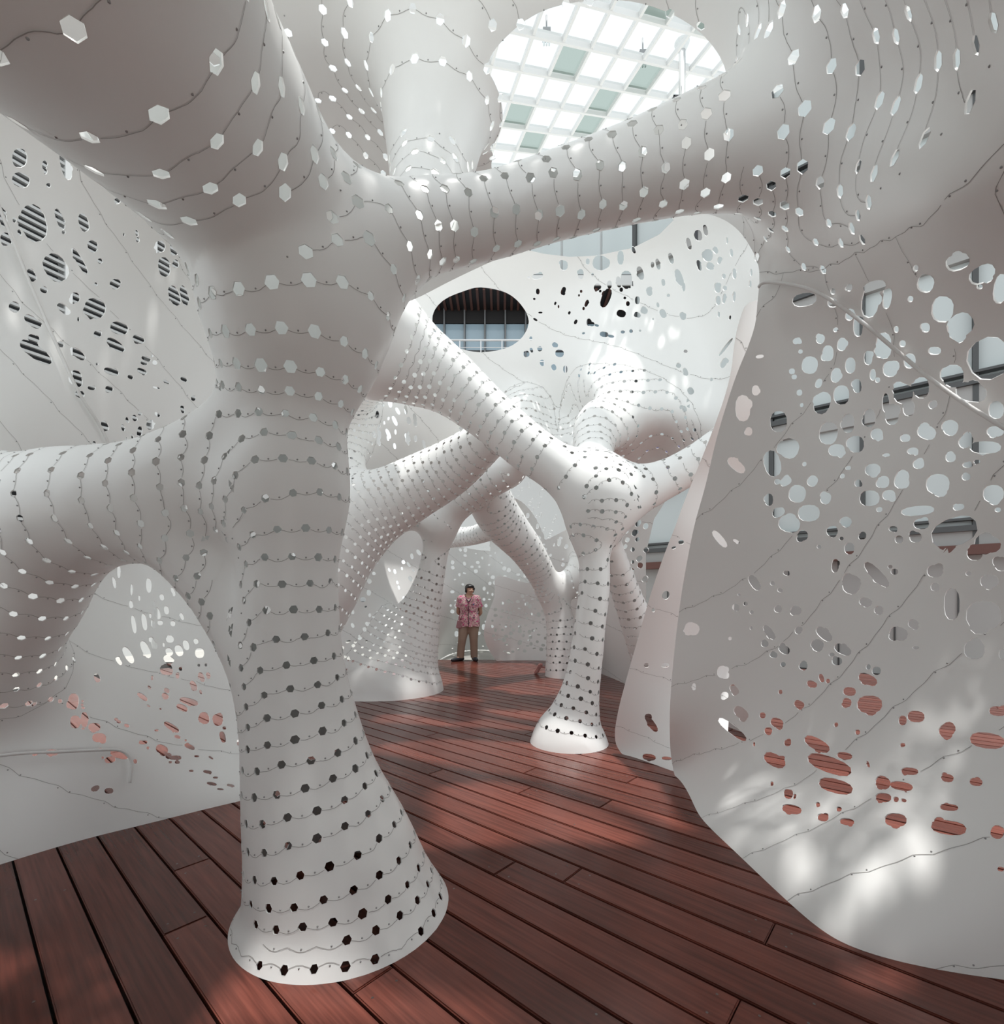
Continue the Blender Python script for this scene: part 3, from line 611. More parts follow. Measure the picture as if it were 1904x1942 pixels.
    for (hu,hv,hw,hh,ha) in holes_px:
        pieces=blob(hu,hv,hw,hh,ha); outl.append((hu,hv,max(hw,hh),pieces))
        dd=float(L.sheet.depth(np.array([hu]),np.array([hv]))[0]); nf=float(L.sheet.lookup(L.sheet.N,np.array([hu]),np.array([hv]))[0])
        c=P(hu,hv,dd); e=.01
        gr=np.array([L.sheet((c+e*np.eye(3)[k])[None])[0]-L.sheet((c-e*np.eye(3)[k])[None])[0] for k in range(3)]); gr/=max(np.linalg.norm(gr),1e-9)
        for pi,pol in enumerate(pieces):
            rp=np.abs(pol-pol.mean(0)).max()*1.25
            HP.append(dict(c=c,r=rp/FPX*dd*min(max(nf,1),4),k='p',ex=np.zeros(3),ey=np.zeros(3),n=gr,poly=pol))
            prim.append((pol,len(outl)-1,pi,gr))
    oc=np.array([(o[0],o[1],o[2]) for o in outl]) if outl else np.zeros((0,3))
    def in_holes(x,y,skip=None,grow=0.):
        hit=np.zeros(len(x),bool)
        if not len(x) or not len(oc): return hit
        cx,cy=x.mean(),y.mean(); rr_=max(np.hypot(x-cx,y-cy).max(),1)
        for k in np.where(np.hypot(oc[:,0]-cx,oc[:,1]-cy)<oc[:,2]*1.2+rr_+4)[0]:
            for pj,pc in enumerate(outl[k][3]):
                if skip==(k,pj): continue
                m_=pc.mean(0); hit|=inpoly(x,-y,(pc-m_)*(1+grow)+m_)
        return hit
    for pol,k,pj,gr in prim:
        x=pol[:,0]; y=-pol[:,1]; bad=in_holes(x,y,(k,pj)); d_=L.sheet.depth(x,y)
        rim.append(([None if b_ else P(a_,c_,e_) for a_,c_,e_,b_ in zip(x,y,d_,bad)],gr))
    for kk in sheetrib:                                               # seams stop at the cut-outs
        kk=resample(kk,.02) if len(kk)>2 else kk
        u_,v_=px(kk[:,:3]); bad=in_holes(u_,v_,None,.12); run=[]
        for p_,b_ in zip(kk,bad):
            if not b_: run.append(p_); continue
            if len(run)>2: rib.append(np.array(run))
            run=[]
        if len(run)>2: rib.append(np.array(run))
    if len(riv) and len(oc):
        ra=np.array(riv); u_,v_=px(ra[:,:3]); bad=np.zeros(len(ra),bool)
        for k in range(len(outl)):
            near=np.where((np.abs(u_-oc[k,0])<oc[k,2])&(np.abs(v_-oc[k,1])<oc[k,2]))[0]
            if len(near):
                for pc in outl[k][3]:
                    m_=pc.mean(0); bad[near]|=inpoly(u_[near],-v_[near],(pc-m_)*1.15+m_)
        riv=list(ra[~bad])
    A_,tagA=subtract(A_,tagA,HO+HP)
    if len(B_): B_,tagB=subtract(B_,tagB,HP+HO)
    for S_,tg in ((A_,tagA),(B_,tagB)):
        for t_ in np.unique(tg):
            part=S_[tg==t_]; ci=t_//1000
            X=np.round(part[:,:,:3].reshape(-1,3)/4e-4).astype(np.int64); _,inv=np.unique(X,axis=0,return_inverse=True); T_=inv.reshape(-1,3)
            lab=np.arange(T_.max()+1)
            for _ in range(200):                                       # connected pieces
                m=lab[T_].min(1); new=lab.copy()
                for k in range(3): np.minimum.at(new,T_[:,k],m)
                new=new[new]
                if (new==lab).all(): break
                lab=new
            tl=lab[T_[:,0]]
            for l_ in np.unique(tl):
                pc=part[tl==l_]
                if len(pc)<4: continue
                fn=np.cross(pc[:,1,:3]-pc[:,0,:3],pc[:,2,:3]-pc[:,0,:3]); c=pc[:,:,:3].mean(1)-np.array([0,0,CAMZ]); r2=(c*c).sum(1)
                size=np.abs((fn*c).sum(1)/np.sqrt(r2)/r2).sum()
                uu,vv=px(pc[:,:,:3].mean(1)); inside=((uu>-50)&(uu<1950)&(vv>-50)&(vv<1990)).mean()
                PIECES.append((size*(inside+.01),'strip_panel' if ci<900 else 'shell_panel',pc,parents[ci]))
    # rim of every cut-out, the sheet's own thickness
    V_=[];F_=[]
    for pts,n in rim:
        m=len(pts); base=len(V_)
        for p in pts:
            if p is None: V_+= [(0,0,0),(0,0,0)]
            else: V_+= [tuple(p+n*.0006),tuple(p-n*.0045)]
        for i in range(m):
            j=(i+1)%m
            if pts[i] is None or pts[j] is None: continue
            F_.append((base+2*i,base+2*j,base+2*j+1,base+2*i+1))
    out=[]
    if F_: out.append(('cut_edge',np.array(V_),np.array(F_),M_WHITE))
    V_=[];F_=[]; nv=0
    for q in rib:
        n=q[:,3:6]; t=np.gradient(q[:,:3],axis=0); sd=np.cross(n,t); sd/=np.maximum(np.linalg.norm(sd,axis=1,keepdims=True),1e-9)
        c=q[:,:3]+n*.0016; m=len(q)
        V_.append(np.stack([c-sd*seamw/2,c+sd*seamw/2],1).reshape(-1,3))
        i=np.arange(m-1)*2+nv; F_.append(np.stack([i,i+1,i+3,i+2],1)); nv+=2*m
    if V_: out.append(('seam_line',np.vstack(V_),np.vstack(F_),M_SEAM))
    V_=[];F_=[]
    if riv:
        riv=np.array(riv); riv=riv[thin(riv,hexstep*.25)]
        a=np.arange(6)*math.pi/3
        for q in riv:
            n=q[3:6]/np.linalg.norm(q[3:6]); t=q[6:9]-n*(q[6:9]@n); 
            if np.linalg.norm(t)<1e-7: continue
            t/=np.linalg.norm(t); b=np.cross(n,t); c=q[:3]+b*hexstep*.05
            base=len(V_)
            for ca,sa_ in zip(np.cos(a),np.sin(a)): V_.append(c+(t*ca+b*sa_)*rivr)
            for ca,sa_ in zip(np.cos(a),np.sin(a)): V_.append(c+(t*ca+b*sa_)*rivr*.6+n*rivr*.8)
            for k in range(6): F_.append((base+k,base+(k+1)%6,base+6+(k+1)%6,base+6+k))
            V_.append(c+n*rivr*.95); V_.append(c+n*rivr*.95)
            for k in range(0,6,2): F_.append((base+6+k,base+6+(k+1)%6,base+6+(k+2)%6,base+12))
        out.append(('rivet',np.array(V_),np.array(F_),M_RIVET))
    for nm,v_,f_,m_ in out:
        o_=mesh_np(nm,v_,f_,m_,parents['root'],nm=='rivet'); tag(o_,kind='stuff')
    print('shell',len(V),len(T),'->',len(A_),len(B_),'hex',len(HO),'px',len(HP))

def flush_pieces(limit=290):
    PIECES.sort(key=lambda t:-t[0])
    for _,nm,pc,par in PIECES[:limit]: soup_obj(nm,pc,M_WHITE,par)
    rest={}
    for _,nm,pc,par in PIECES[limit:]: rest.setdefault(par.name,(par,[]))[1].append(pc)
    for par,l in rest.values(): tag(soup_obj('panel_field',np.vstack(l),M_WHITE,par),kind='stuff')

# ============================================================ the pavilion
PAV=tag(empty('pavilion'),'white perforated aluminium pavilion of branching tube columns and curved shells over the red deck','pavilion')
def part(name,label=None):
    o=empty(name,PAV); 
    if label: o['label']=label
    return o
HEXTR=[(1380,-900),(1385,150),(1440,520),(1560,512),(1640,475),(1750,425),(1850,330),(1904,270),(2600,100),(2600,-900)]
HEXTOP=[(480,-900),(480,60),(620,420),(800,470),(1000,400),(1395,300),(1400,-900)]
OPEN1s=OPEN1
def keep1(V,u,v,Sh,tub):
    d=V[:,1]/FPX
    g=np.minimum(spoly(u,v,OPEN1s)*d,spoly(u,v,smooth_closed(OC1,3))*d)
    g=np.maximum(g,Sh-tub)
    fd,fa=T1up(V,V.mean(0),0,arc=True)                                   # the upper funnel is open towards the sky
    i_=np.clip(np.searchsorted(T1up.L,fa),1,len(T1up.L)-1); c=T1up.C[i_]; e=V-c[:,:3]; vd=c[:,:3]-np.array([0,0,CAMZ]); vd/=np.linalg.norm(vd,axis=1,keepdims=True)
    far=(e*vd).sum(1)/c[:,3]; lim=np.interp(fa-T1up.L[0],[.55,.95],[1.4,.25])
    cutf=np.where(fd<.12,(lim-far)*c[:,3],9.); g=np.minimum(g,cutf)
    dom=np.minimum(np.minimum(u+520,2350-u),v+700)*d
    return np.minimum(g,np.minimum(dom,V[:,1]-.45))
def zone1(V,u,v,Sh,tub):
    d=V[:,1]/FPX
    return np.maximum(np.maximum(Sh-tub+.09,-spoly(u,v,HEXTR)*d),-spoly(u,v,HEXTOP)*d)
def conv(lst,ox,oy,sc): return [(ox+x/sc,oy+y/sc,w/sc,h/sc,a) for x,y,w,h,a in lst]
HOLES1=conv(HR_A,1260,480,2.957)+conv(HR_B,1260,980,2.957)+conv(HR_C,1200,1480,2.7045)+conv(HL_A,0,180,3.967)+conv(HL_B,0,600,3.967)+conv(HL_C,0,1060,3.348)
HOLES2=conv(HB_A,980,420,4.139)
hr_=np.random.default_rng(5)
def scatter(poly,n,wr,ar,ang,gap):
    out=[]; poly=np.array(poly,float); lo,hi=poly.min(0),poly.max(0); k=0
    while len(out)<n and k<n*60:
        k+=1; x,y=hr_.uniform(lo,hi)
        if not inpoly(np.array([x]),np.array([y]),poly)[0] or any(abs(x-o[0])<gap and abs(y-o[1])<gap for o in out): continue
        w=hr_.uniform(*wr); out.append((x,y,w,w*hr_.uniform(*ar),ang+hr_.normal()*12))
    return out
HOLES2+=scatter([(690,770),(740,755),(800,800),(812,850),(690,850)],26,(4,9),(1.5,3),-10,8)          # seen through the eye
HOLES2+=scatter([(645,1040),(720,1040),(700,1150),(735,1290),(645,1290)],60,(5,11),(.5,1.6),-15,9)   # far left wall
HOLES2+=scatter([(735,1080),(800,1030),(800,1100),(760,1160)],16,(4,8),(1,2),-20,8)
HOLES2+=scatter([(940,890),(1030,930),(1070,1000),(1080,1080),(1000,1040),(945,960)],46,(3,8),(.6,2),10,7)
HOLES2+=scatter([(850,1040),(930,1035),(1000,1090),(1030,1140),(1030,1235),(850,1235)],110,(3,8),(.4,1.5),0,8)
HOLES2+=scatter([(1165,990),(1225,950),(1225,1100),(1190,1100)],22,(6,11),(1,1.8),25,12)
tree1=part('branching_column','thick branching column standing nearest the camera')
tree1b=part('branch','arching branch tube from the nearest column to the right-hand vault')
tree1l=part('branch','low branch tube from the nearest column to the left wall')
fun=part('funnel','funnel descending beside the round roof opening')
wl=part('wall_shell','left wall shell with organic cut-outs'); wr=part('wall_shell','right wall shell with organic cut-outs'); vt=part('vault_shell')
ch1=[T1trunk,T1up,T1br,T1left,T1la,T1lb,T1lc,T1fun]
par1={0:tree1,1:tree1,2:tree1b,3:tree1l,4:tree1l,5:tree1l,6:tree1l,7:fun,900:wl,901:wr,902:vt,'root':PAV}
T1up_s0=T1trunk.L[-1]-.15
for c in (T1up,T1br): c.L+=T1up_s0
T1left.L+=1.95; T1la.L+=1.98; T1lb.L+=1.68; T1lc.L+=2.7; T1fun.L+=2.9
JA=P(1390,300,2.2); FA=P(825,150,2.55)
def rows1(V,u,v,s):
    m=np.clip(-spoly(u,v,HEXTR)/90.,0,1); m=m*m*(3-2*m)
    s=s*(1-m)+m*(T1br.L[-8]+np.linalg.norm(V-JA,axis=1))
    k=np.clip(-spoly(u,v,HEXTOP)/60.,0,1)*np.clip((V[:,2]-3.45)/.25,0,1)
    return s*(1-k)+k*(T1fun.L[-1]+np.hypot(V[:,0]-FA[0],V[:,1]-FA[1]))
def hs1(c):
    f=1.+.3*min(max((c[2]-1.6)/1.,0),1)
    if c[0]<-.3 and c[2]>2.0 and c[1]<1.75: f=1.5
    if c[0]>.75 and c[2]>2.1 and c[1]<1.9: f=1.45
    return f
T1up.L=T1up.L[0]+(T1up.L-T1up.L[0])*np.interp(T1up.L-T1up.L[0],[0,.6,1.2],[1,.92,.8])
def reg1(c): return np.where(c[:,2]>3.3,2,np.where(c[:,0]<0,0,1))
build_shell(Layer(S1,ch1,.3),(-3.3,.4,-.06),(2.75,4.5,4.75),.028,keep1,zone1,lambda V:V[:,2]*.72+V[:,1]*.7+.12*np.sin(V[:,1]*3),.1,.34,.0155,.098,HOLES1,.0019,.0034,6,par1,reg1,
    hexscale=hs1,sfun=rows1)
col2=part('branching_column','second branching column standing mid-deck'); col2a=part('branch'); col2b=part('branch'); col2c=part('strut'); col2d=part('funnel')
arch=part('arch_branch'); col3=part('branching_column','wide-footed column at the left rear'); col4=part('branching_column','slender column at the rear right'); farb=part('branch')
wb=part('vault_shell','bright rear vault with an oval opening'); wb2=part('wall_shell','far left wall shell')
def keep2(V,u,v,Sh,tub):
    d=V[:,1]/FPX
    g=np.minimum(np.minimum(spoly(u,v,smooth_closed(OC2,3)),spoly(u,v,SKY2)),spoly(u,v,GAP2))*d
    g=np.minimum(g,(v-np.interp(u,[700,900,1000,1100,1250,1350,1440,1500],[560,470,400,365,320,340,430,480]))*d)  # vault top extended out of view to take light off the dish
    top=np.where(V[:,1]>np.where(u<870,7.2,6.25),np.where((V[:,1]<9.5)|(u<930),2.4,3.5)-V[:,2],9.); g=np.minimum(g,top)
    g=np.maximum(g,Sh-tub)
    lim=np.minimum(u-np.where(V[:,2]>.9,605+np.clip(760-v,0,200)*.5,430),1440-u)               # tubes stay open at their ends
    return np.minimum(g,np.minimum(lim,v-230)*d)
def zone2(V,u,v,Sh,tub):
    d=V[:,1]/FPX
    return np.maximum(Sh-tub+.15,-spoly(u,v,HEX2)*d)
HEX2=smooth_closed([(1085,705),(1150,690),(1230,705),(1300,750),(1330,820),(1310,900),(1200,920),(1080,900),(1060,800)],4)
GAP2=[(1225,1300),(1225,1050),(1240,985),(1275,930),(1330,900),(1500,900),(1500,1300)]
ch2=[T2trunk,T2l,T2r,T2b,T2up,B3,B3u,T3,T3l,T4,T4r,T4l,T5]
par2={0:col2,1:col2a,2:col2b,3:col2c,4:col2d,5:arch,6:arch,7:col3,8:col3,9:col4,10:farb,11:farb,12:col2d,900:wb,901:wb2,'root':PAV}
build_shell(Layer(S2,ch2,.4),(-3.9,3.0,-.06),(3.0,12.4,5.6),.045,keep2,zone2,lambda V:V[:,2]*.8+V[:,0]*.6,.115,.55,.019,.115,HOLES2,.0030,.0045,5,par2,lambda c:np.where(c[:,0]<-.6,1,0))

leafp=part('leaf_shell','narrow free-standing leaf of shell beside the right wall')
def conv2(l): return conv(l,1000,960,3.597)
HOLES3=conv2([(1050,245,40,30,0),(1000,283,34,18,-20),(945,607,50,60,30),(860,710,24,24,0),(813,1085,34,34,0),(940,1085,56,30,0),(850,1490,120,46,55),(825,1440,50,50,0),(830,1712,95,45,8),(950,1720,70,25,5)])
build_shell(Layer(S3,[Chain([(3000,0,9,.01),(3010,0,9,.01)])],.01),(.7,2.2,-.06),(2.0,4.4,3.1),.03,lambda V,u,v,Sh,tub:np.minimum(-spoly(u,v,smooth_closed(LEAF,3))*V[:,1]/FPX,V[:,2]),lambda V,u,v,Sh,tub:-np.ones(len(V)),lambda V:V[:,2]+.3*V[:,0],.1,.5,.015,.1,HOLES3,.002,.0036,3,{0:leafp,900:leafp,'root':PAV},lambda c:np.zeros(len(c),int))
lensp=part('leaf_shell','rounded grey leaf of shell behind the visitor')
build_shell(Layer(S5,[Chain([(3000,0,9,.01),(3010,0,9,.01)])],.01),(-.6,9.2,-.06),(1.6,10.8,2.1),.045,lambda V,u,v,Sh,tub:np.minimum(-spoly(u,v,smooth_closed(LEAF5,3))*V[:,1]/FPX,V[:,2]),lambda V,u,v,Sh,tub:-np.ones(len(V)),lambda V:V[:,2]+.3*V[:,0],.1,.5,.015,.1,scatter([(935,1150),(1030,1115),(1040,1235),(960,1240),(928,1200)],90,(3.5,8),(.35,1.3),5,6),.003,.0036,3,{0:lensp,900:lensp,'root':PAV},lambda c:np.zeros(len(c),int))
# unseen rest of the pavilion behind the camera, added to shade the near hall
class Dome:
    sheet=None; chains=[Chain([(0,0,0,.1),(0,0,0,.1)])]
    def __init__(s):
        c=s.chains[0]; c.C=np.array([[0,0,0,.1],[0,0,4.,.1]]); c.L=np.array([0,4.]); c.mid=np.array([[0,0,2.]]); c.half=np.array([2.1])
    def F(s,p,cull):
        q=(p-np.array([-.1,.35,0]))/np.array([2.75,2.9,3.15]); return (1-np.sqrt((q*q).sum(1)))*2.7
rearv=part('vault_shell')
def keepd(V,u,v,Sh,tub):
    a=np.hypot(V[:,0]-.2,V[:,2]-.9)                                     # the way in behind the camera
    x,y,z=V.T
    g=np.maximum(np.maximum(-x-1.25*y-.1,x-1.3*y-.1),np.maximum(z-1.22-1.32*y-.1,.42-y))   # everything the frame cannot see
    t=Chain([(290,110,1.36,.365),(150,-80,1.12,.4),(0,-300,.95,.46),(-150,-600,.8,.5),(-250,-900,.75,.55)],k=.1)(V,V.mean(0),0)
    return np.minimum(np.minimum(np.minimum(g,t+.17),np.maximum(a-1.05,y+1.2)),z)
build_shell(Dome(),(-3.1,-2.8,-.06),(2.95,3.1,3.4),.07,keepd,lambda V,u,v,Sh,tub:np.ones(len(V)),lambda V:V[:,2],.1,.5,.026,.1,[],.002,.0036,2,{0:rearv,900:rearv,'root':PAV},lambda c:np.zeros(len(c),int))
flush_pieces()
def on_sheet(S,pts,off,n=6):
    out=[]
    for u,v in smooth_closed(pts,n,False):
        d=float(S.depth(np.array([u]),np.array([v]))[0])-off; out.append(tuple(P(u,v,d)))
    return out
M_CABLE=mat('white_conduit',(.74,.74,.73),.4)
MB().tube(on_sheet(S1,[(1438,545),(1450,536),(1490,538),(1540,550),(1585,575),(1640,615),(1700,665),(1760,715),(1830,765),(1910,815)],.03),.0075,8).build('cable_conduit',M_CABLE,PAV,True)
MB().tube(on_sheet(S1,[(-10,372),(20,445),(60,545),(110,660),(150,745),(185,800),(203,835),(212,862)],.03),.009,8).build('cable_conduit',M_CABLE,PAV,True)
MB().tube(on_sheet(S1,[(-10,1434),(50,1428),(110,1426),(170,1423),(215,1422),(235,1426),(248,1440),(249,1460),(246,1485)],.03),.008,8).build('cable_conduit',M_CABLE,PAV,True)

# ============================================================ deck and ground
DD=np.array([-1.1366,1.]); DD/=np.linalg.norm(DD); DN=np.array([DD[1],-DD[0]])   # along the boards, across them
fl=tag(empty('floor'),'red hardwood plank deck under the pavilion','deck',kind='structure')
ang=math.atan2(DD[1],DD[0]); WB=.156; GAP=.0095
MB_=MB(); 
bme={}
def board_mesh(L):
    k=round(L,2)
    if k in bme: return bme[k]
    b=.004; w=WB-GAP; bm=bmesh.new(); bmesh.ops.create_cube(bm,size=1)
    for v in bm.verts: v.co=Vector((v.co.x*(L-.004),v.co.y*w,v.co.z*.03-.015))
    bmesh.ops.bevel(bm,geom=[e for e in bm.edges if all(v.co.z>-.001 for v in e.verts)],offset=b,segments=2,affect='EDGES')
    me=bpy.data.meshes.new('deck_board'); bm.to_mesh(me); bm.free(); me.materials.append(M_DECK); bme[k]=me; return me
YEND=10.2; rr=random.Random(3); screws=[]
for k in range(-11,64):
    n=.212+WB*(k+.5)
    # the deck ends at y=10.1; every row spans the width of the pavilion and a strip outside
    a0=-7.5+rr.uniform(0,2.4); a=a0
    while a<8.5:
        L=rr.choice([2.4,3.0,3.6,4.2])
        cx,cy=DN*n+DD*(a+L/2)
        e0=DN*n+DD*a; e1=DN*n+DD*(a+L)
        if min(e0[1],e1[1])<10.6 and max(e0[1],e1[1])>-1.5 and min(e0[0],e1[0])<6.5 and max(e0[0],e1[0])>-6.5:
            me=board_mesh(L); yy=[(DN*(n+q)+DD*w_)[1] for q in (-WB/2,WB/2) for w_ in (a,a+L)]
            if min(yy)>YEND: a+=L; continue
            if max(yy)>YEND:                                          # trimmed flush along the far edge of the deck
                bm=bmesh.new(); bm.from_mesh(me); R=Matrix.Translation((cx,cy,0))@Matrix.Rotation(ang,4,'Z'); bm.transform(R)
                bmesh.ops.bisect_plane(bm,geom=bm.verts[:]+bm.edges[:]+bm.faces[:],plane_co=(0,YEND,0),plane_no=(0,1,0),clear_outer=True)
                bm.transform(R.inverted()); me=bpy.data.meshes.new('deck_board'); bm.to_mesh(me); bm.free(); me.materials.append(M_DECK)
            o=bpy.data.objects.new('deck_board',me); COL.objects.link(o); o.parent=fl
            o.location=(cx,cy,0); o.rotation_euler=(0,0,ang)
            for s_ in (a+.06,a+L-.06,a+L*.5):
                for q in (-.045,.045): 
                    p=DN*(n+q)+DD*s_
                    if .8<p[1]<6 and abs(p[0])<3: screws.append(p)
        a+=L
sm=MB()
for p in screws: sm.add([(p[0]+.0045*math.cos(i*math.pi/3),p[1]+.0045*math.sin(i*math.pi/3),.0006) for i in range(6)],[(0,1,2,3,4,5)])
tag(sm.build('deck_screw',mat('screw_head',(.16,.13,.12),.35,.8),fl),kind='stuff')
tag(MB().box((-7,-2,-.12),(7,10.15,-.045)).build('added_gap_sheet',mat('painted_gap_shade',(.02,.018,.017),.9),fl),kind='structure')  # dark sheet added under the boards so their gaps read as shade
def stone(nt,b):
    tc=node(nt,'ShaderNodeTexCoord'); no=node(nt,'ShaderNodeTexNoise'); no.inputs['Scale'].default_value=3; no.inputs['Detail'].default_value=8
    cr=node(nt,'ShaderNodeValToRGB'); cr.color_ramp.elements[0].color=(.42,.41,.38,1); cr.color_ramp.elements[1].color=(.62,.61,.58,1)
    nt.links.new(tc.outputs['Object'],no.inputs['Vector']); nt.links.new(no.outputs['Fac'],cr.inputs[0]); nt.links.new(cr.outputs[0],b.inputs['Base Color'])
g=MB().box((-40,-20,-.14),(40,60,-.05)).build('ground',mat('pale_stone_paving',(.5,.5,.48),.6,build=stone)); tag(g,'pale stone paving around the deck','ground',kind='structure')

# ============================================================ atrium roof, buildings around the court
M_STEEL=mat('white_roof_steel',(.80,.81,.81),.5)
def pane_mat(name,tint,g=.06):
    m=bpy.data.materials.new(name); m.use_nodes=True; nt=m.node_tree; nt.nodes.remove(nt.nodes['Principled BSDF']); out=nt.nodes['Material Output']
    t=node(nt,'ShaderNodeBsdfTransparent'); t.inputs[0].default_value=(*tint,1); gl=node(nt,'ShaderNodeBsdfGlossy'); gl.inputs['Roughness'].default_value=.05
    mx=node(nt,'ShaderNodeMixShader'); mx.inputs[0].default_value=g
    nt.links.new(t.outputs[0],mx.inputs[1]); nt.links.new(gl.outputs[0],mx.inputs[2]); nt.links.new(mx.outputs[0],out.inputs['Surface']); return m
M_PANE=pane_mat('clear_roof_glass',(.97,.98,.98)); M_PANEG=pane_mat('green_tinted_roof_glass',(.66,.71,.68))
RO=Vector(P(1182.7,173.4,18)); RA=Vector((-.323,1.35,.394)); RB=Vector((.959,.436,.291)); RN=RA.cross(RB).normalized(); 
if RN.z<0: RN=-RN
roof=tag(empty('ceiling'),'white steel grid skylight with pale glass panes high above','skylight',kind='structure')
def beam(p,q,w,h,name):
    p=Vector(p);q=Vector(q); t=(q-p).normalized(); s=t.cross(RN).normalized(); m=MB()
    c=[p-s*w/2,p+s*w/2,q+s*w/2,q-s*w/2]
    m.add([tuple(x) for x in c]+[tuple(x+RN*h) for x in c],[(0,3,2,1),(4,5,6,7),(0,1,5,4),(1,2,6,5),(2,3,7,6),(3,0,4,7)])
    return m.build(name,M_STEEL,roof)
I0,I1,J0,J1=-5,6,-9,8
for j in range(J0,J1+1): beam(RO+RA*I0+RB*j,RO+RA*I1+RB*j,.09,.13,'roof_beam')
for i in range(I0,I1+1): beam(RO+RA*i+RB*J0-RN*.02,RO+RA*i+RB*J1-RN*.02,.10,.22 if i!=-2 else .6,'roof_beam')
rg=random.Random(11); TINT={(0,-1),(-1,-3),(1,-4),(-1,0),(1,-1),(2,-3),(0,2),(-3,-1),(-3,1),(2,1),(3,-5),(-2,4)}
pm={}
for k,mm in (('c',M_PANE),('g',M_PANEG)):
    m=MB(); c=[Vector((0,0,0)),RB*.9,RB*.9+RA*.9,RA*.9]; m.add([tuple(x) for x in c]+[tuple(x+RN*.012) for x in c],[(0,3,2,1),(4,5,6,7),(0,1,5,4),(1,2,6,5),(2,3,7,6),(3,0,4,7)])
    o=m.build('glass_pane',mm,roof); pm[k]=o.data; bpy.data.objects.remove(o)
for i in range(I0,I1):
    for j in range(J0,J1):
        o=bpy.data.objects.new('glass_pane',pm['g' if (i,j) in TINT else 'c']); COL.objects.link(o); o.parent=roof
        o.location=RO+RA*(i+.05)+RB*(j+.05)+RN*.12
# round steel post under the roof
top=P(1293.5,79,17.2); pst=MB().tube([(top[0],top[1],top[2]-.1),(top[0]+.03,top[1],-.1)],.115,16).build('roof_post',mat('post_grey',(.55,.56,.56),.5),None,True)
tag(pst,'tall slim white round steel post holding up the skylight','post')
cap=MB().tube([(top[0],top[1],top[2]-.35),(top[0],top[1],top[2]-.05)],[.12,.26],16).build('post_cap',M_STEEL,pst)
M_LAMP=mat('lamp_grey_metal',(.22,.23,.24),.4,.3); M_LENS=mat('lamp_glass',(.85,.9,.92),.1)
for n_,(lu,lv,ld,lab) in enumerate([(1036.5,57,16.6,'small grey ceiling lamp hanging left in the round skylight opening'),(1219,99,17.3,'small grey ceiling lamp hanging beside the white roof post')]):
    p=P(lu,lv,ld); e=tag(empty('hanging_lamp',None,tuple(p)),lab,'lamp','skylight lamps')
    MB().tube([(0,0,.5),(0,0,0)],.025,8).build('rod',M_LAMP,e,True); MB().box((-.13,-.1,-.32),(.13,.1,0)).build('lamp_body',M_LAMP,e)
    for k in (-.09,0,.09): MB().tube([(k,0,-.32),(k,0,-.52)],[.035,.03],10).build('spot_head',M_LENS,e,True)
# framed board seen behind the arching branch
bp=P(1300,205,9); e=tag(empty('sign_board',None,tuple(bp)),'thin dark framed board standing up behind the arching branch','sign board')
MB().box((-.2,-.01,-.9),(.6,.01,.2)).build('board',mat('board_face',(.78,.79,.79),.5),e)
MB().box((-.225,-.02,-.9),(-.2,.02,.225)).build('frame_bar',mat('dark_frame',(.03,.03,.035),.4),e); MB().box((-.225,-.02,.2),(.6,.02,.225)).build('frame_bar',MATS['dark_frame'],e)
MB().tube([(.2,0,-.9),(.2,0,-bp[2]-.1)],.03,8).build('support_post',MATS['dark_frame'],e)
# ---------- facades
M_GLASS=mat('facade_glass',(.22,.27,.30),.06,.0,.9); M_FRAME=mat('anthracite_frame',(.075,.078,.08),.4,.3); M_SPAN=mat('grey_spandrel',(.36,.36,.355),.55); M_PALE=mat('pale_cladding',(.66,.67,.67),.5); M_DARK=mat('dark_soffit',(.018,.017,.018),.6); M_BROWN=mat('brown_slat',(.10,.045,.035),.5); M_RAIL=mat('rail_white_steel',(.78,.79,.8),.35,.2)
M_PG=mat('blue_gallery_glass',(.36,.48,.56),.08,0,.7); M_PGO=mat('pale_facade_glass',(.52,.57,.575),.1,0,.6); M_RED=mat('red_poster',(.5,.03,.03),.5); M_BLUEP=mat('violet_poster',(.16,.14,.26),.5); M_SOIL=mat('brown_lintel',(.12,.05,.04),.5)
def facade(name,label,origin,dirx,width,floors,z0,fh,bay,cat='building',glass=M_GLASS,span=M_SPAN,lo=.28,thick=.5):
    """curtain wall along dirx; every window, mullion and floor band is a part"""
    a=math.atan2(dirx[1],dirx[0]); e=tag(empty(name,None,(origin[0],origin[1],0)),label,cat); e.rotation_euler=(0,0,a)
    nb=int(width/bay)
    MB().box((0,.12,z0),(width,thick,z0+floors*fh)).build('wall',span,e)
    wm=None
    for f in range(floors):
        z=z0+f*fh
        MB().box((0,-.08,z),(width,.16,z+lo)).build('floor_band',span,e)
        MB().box((0,-.14,z+lo),(width,.1,z+lo+.09)).build('sill_bar',M_FRAME,e); MB().box((0,-.14,z+lo+.17),(width,.1,z+lo+.21)).build('sill_bar',M_FRAME,e)
        for b in range(nb):
            if wm is None:
                wm=MB().box((.04,.02,lo+.09),(bay-.04,.06,fh)).build('window',glass,e); wm.location=(b*bay,0,z)
            else:
                o=bpy.data.objects.new('window',wm.data); COL.objects.link(o); o.parent=e; o.location=(b*bay,0,z)
    m0=None
    for b in range(nb+1):
        if m0 is None: m0=MB().box((-.035,-.09,z0),(.035,.1,z0+floors*fh)).build('mullion',M_FRAME,e)
        else:
            o=bpy.data.objects.new('mullion',m0.data); COL.objects.link(o); o.parent=e; o.location=(b*bay,0,0)
    return e
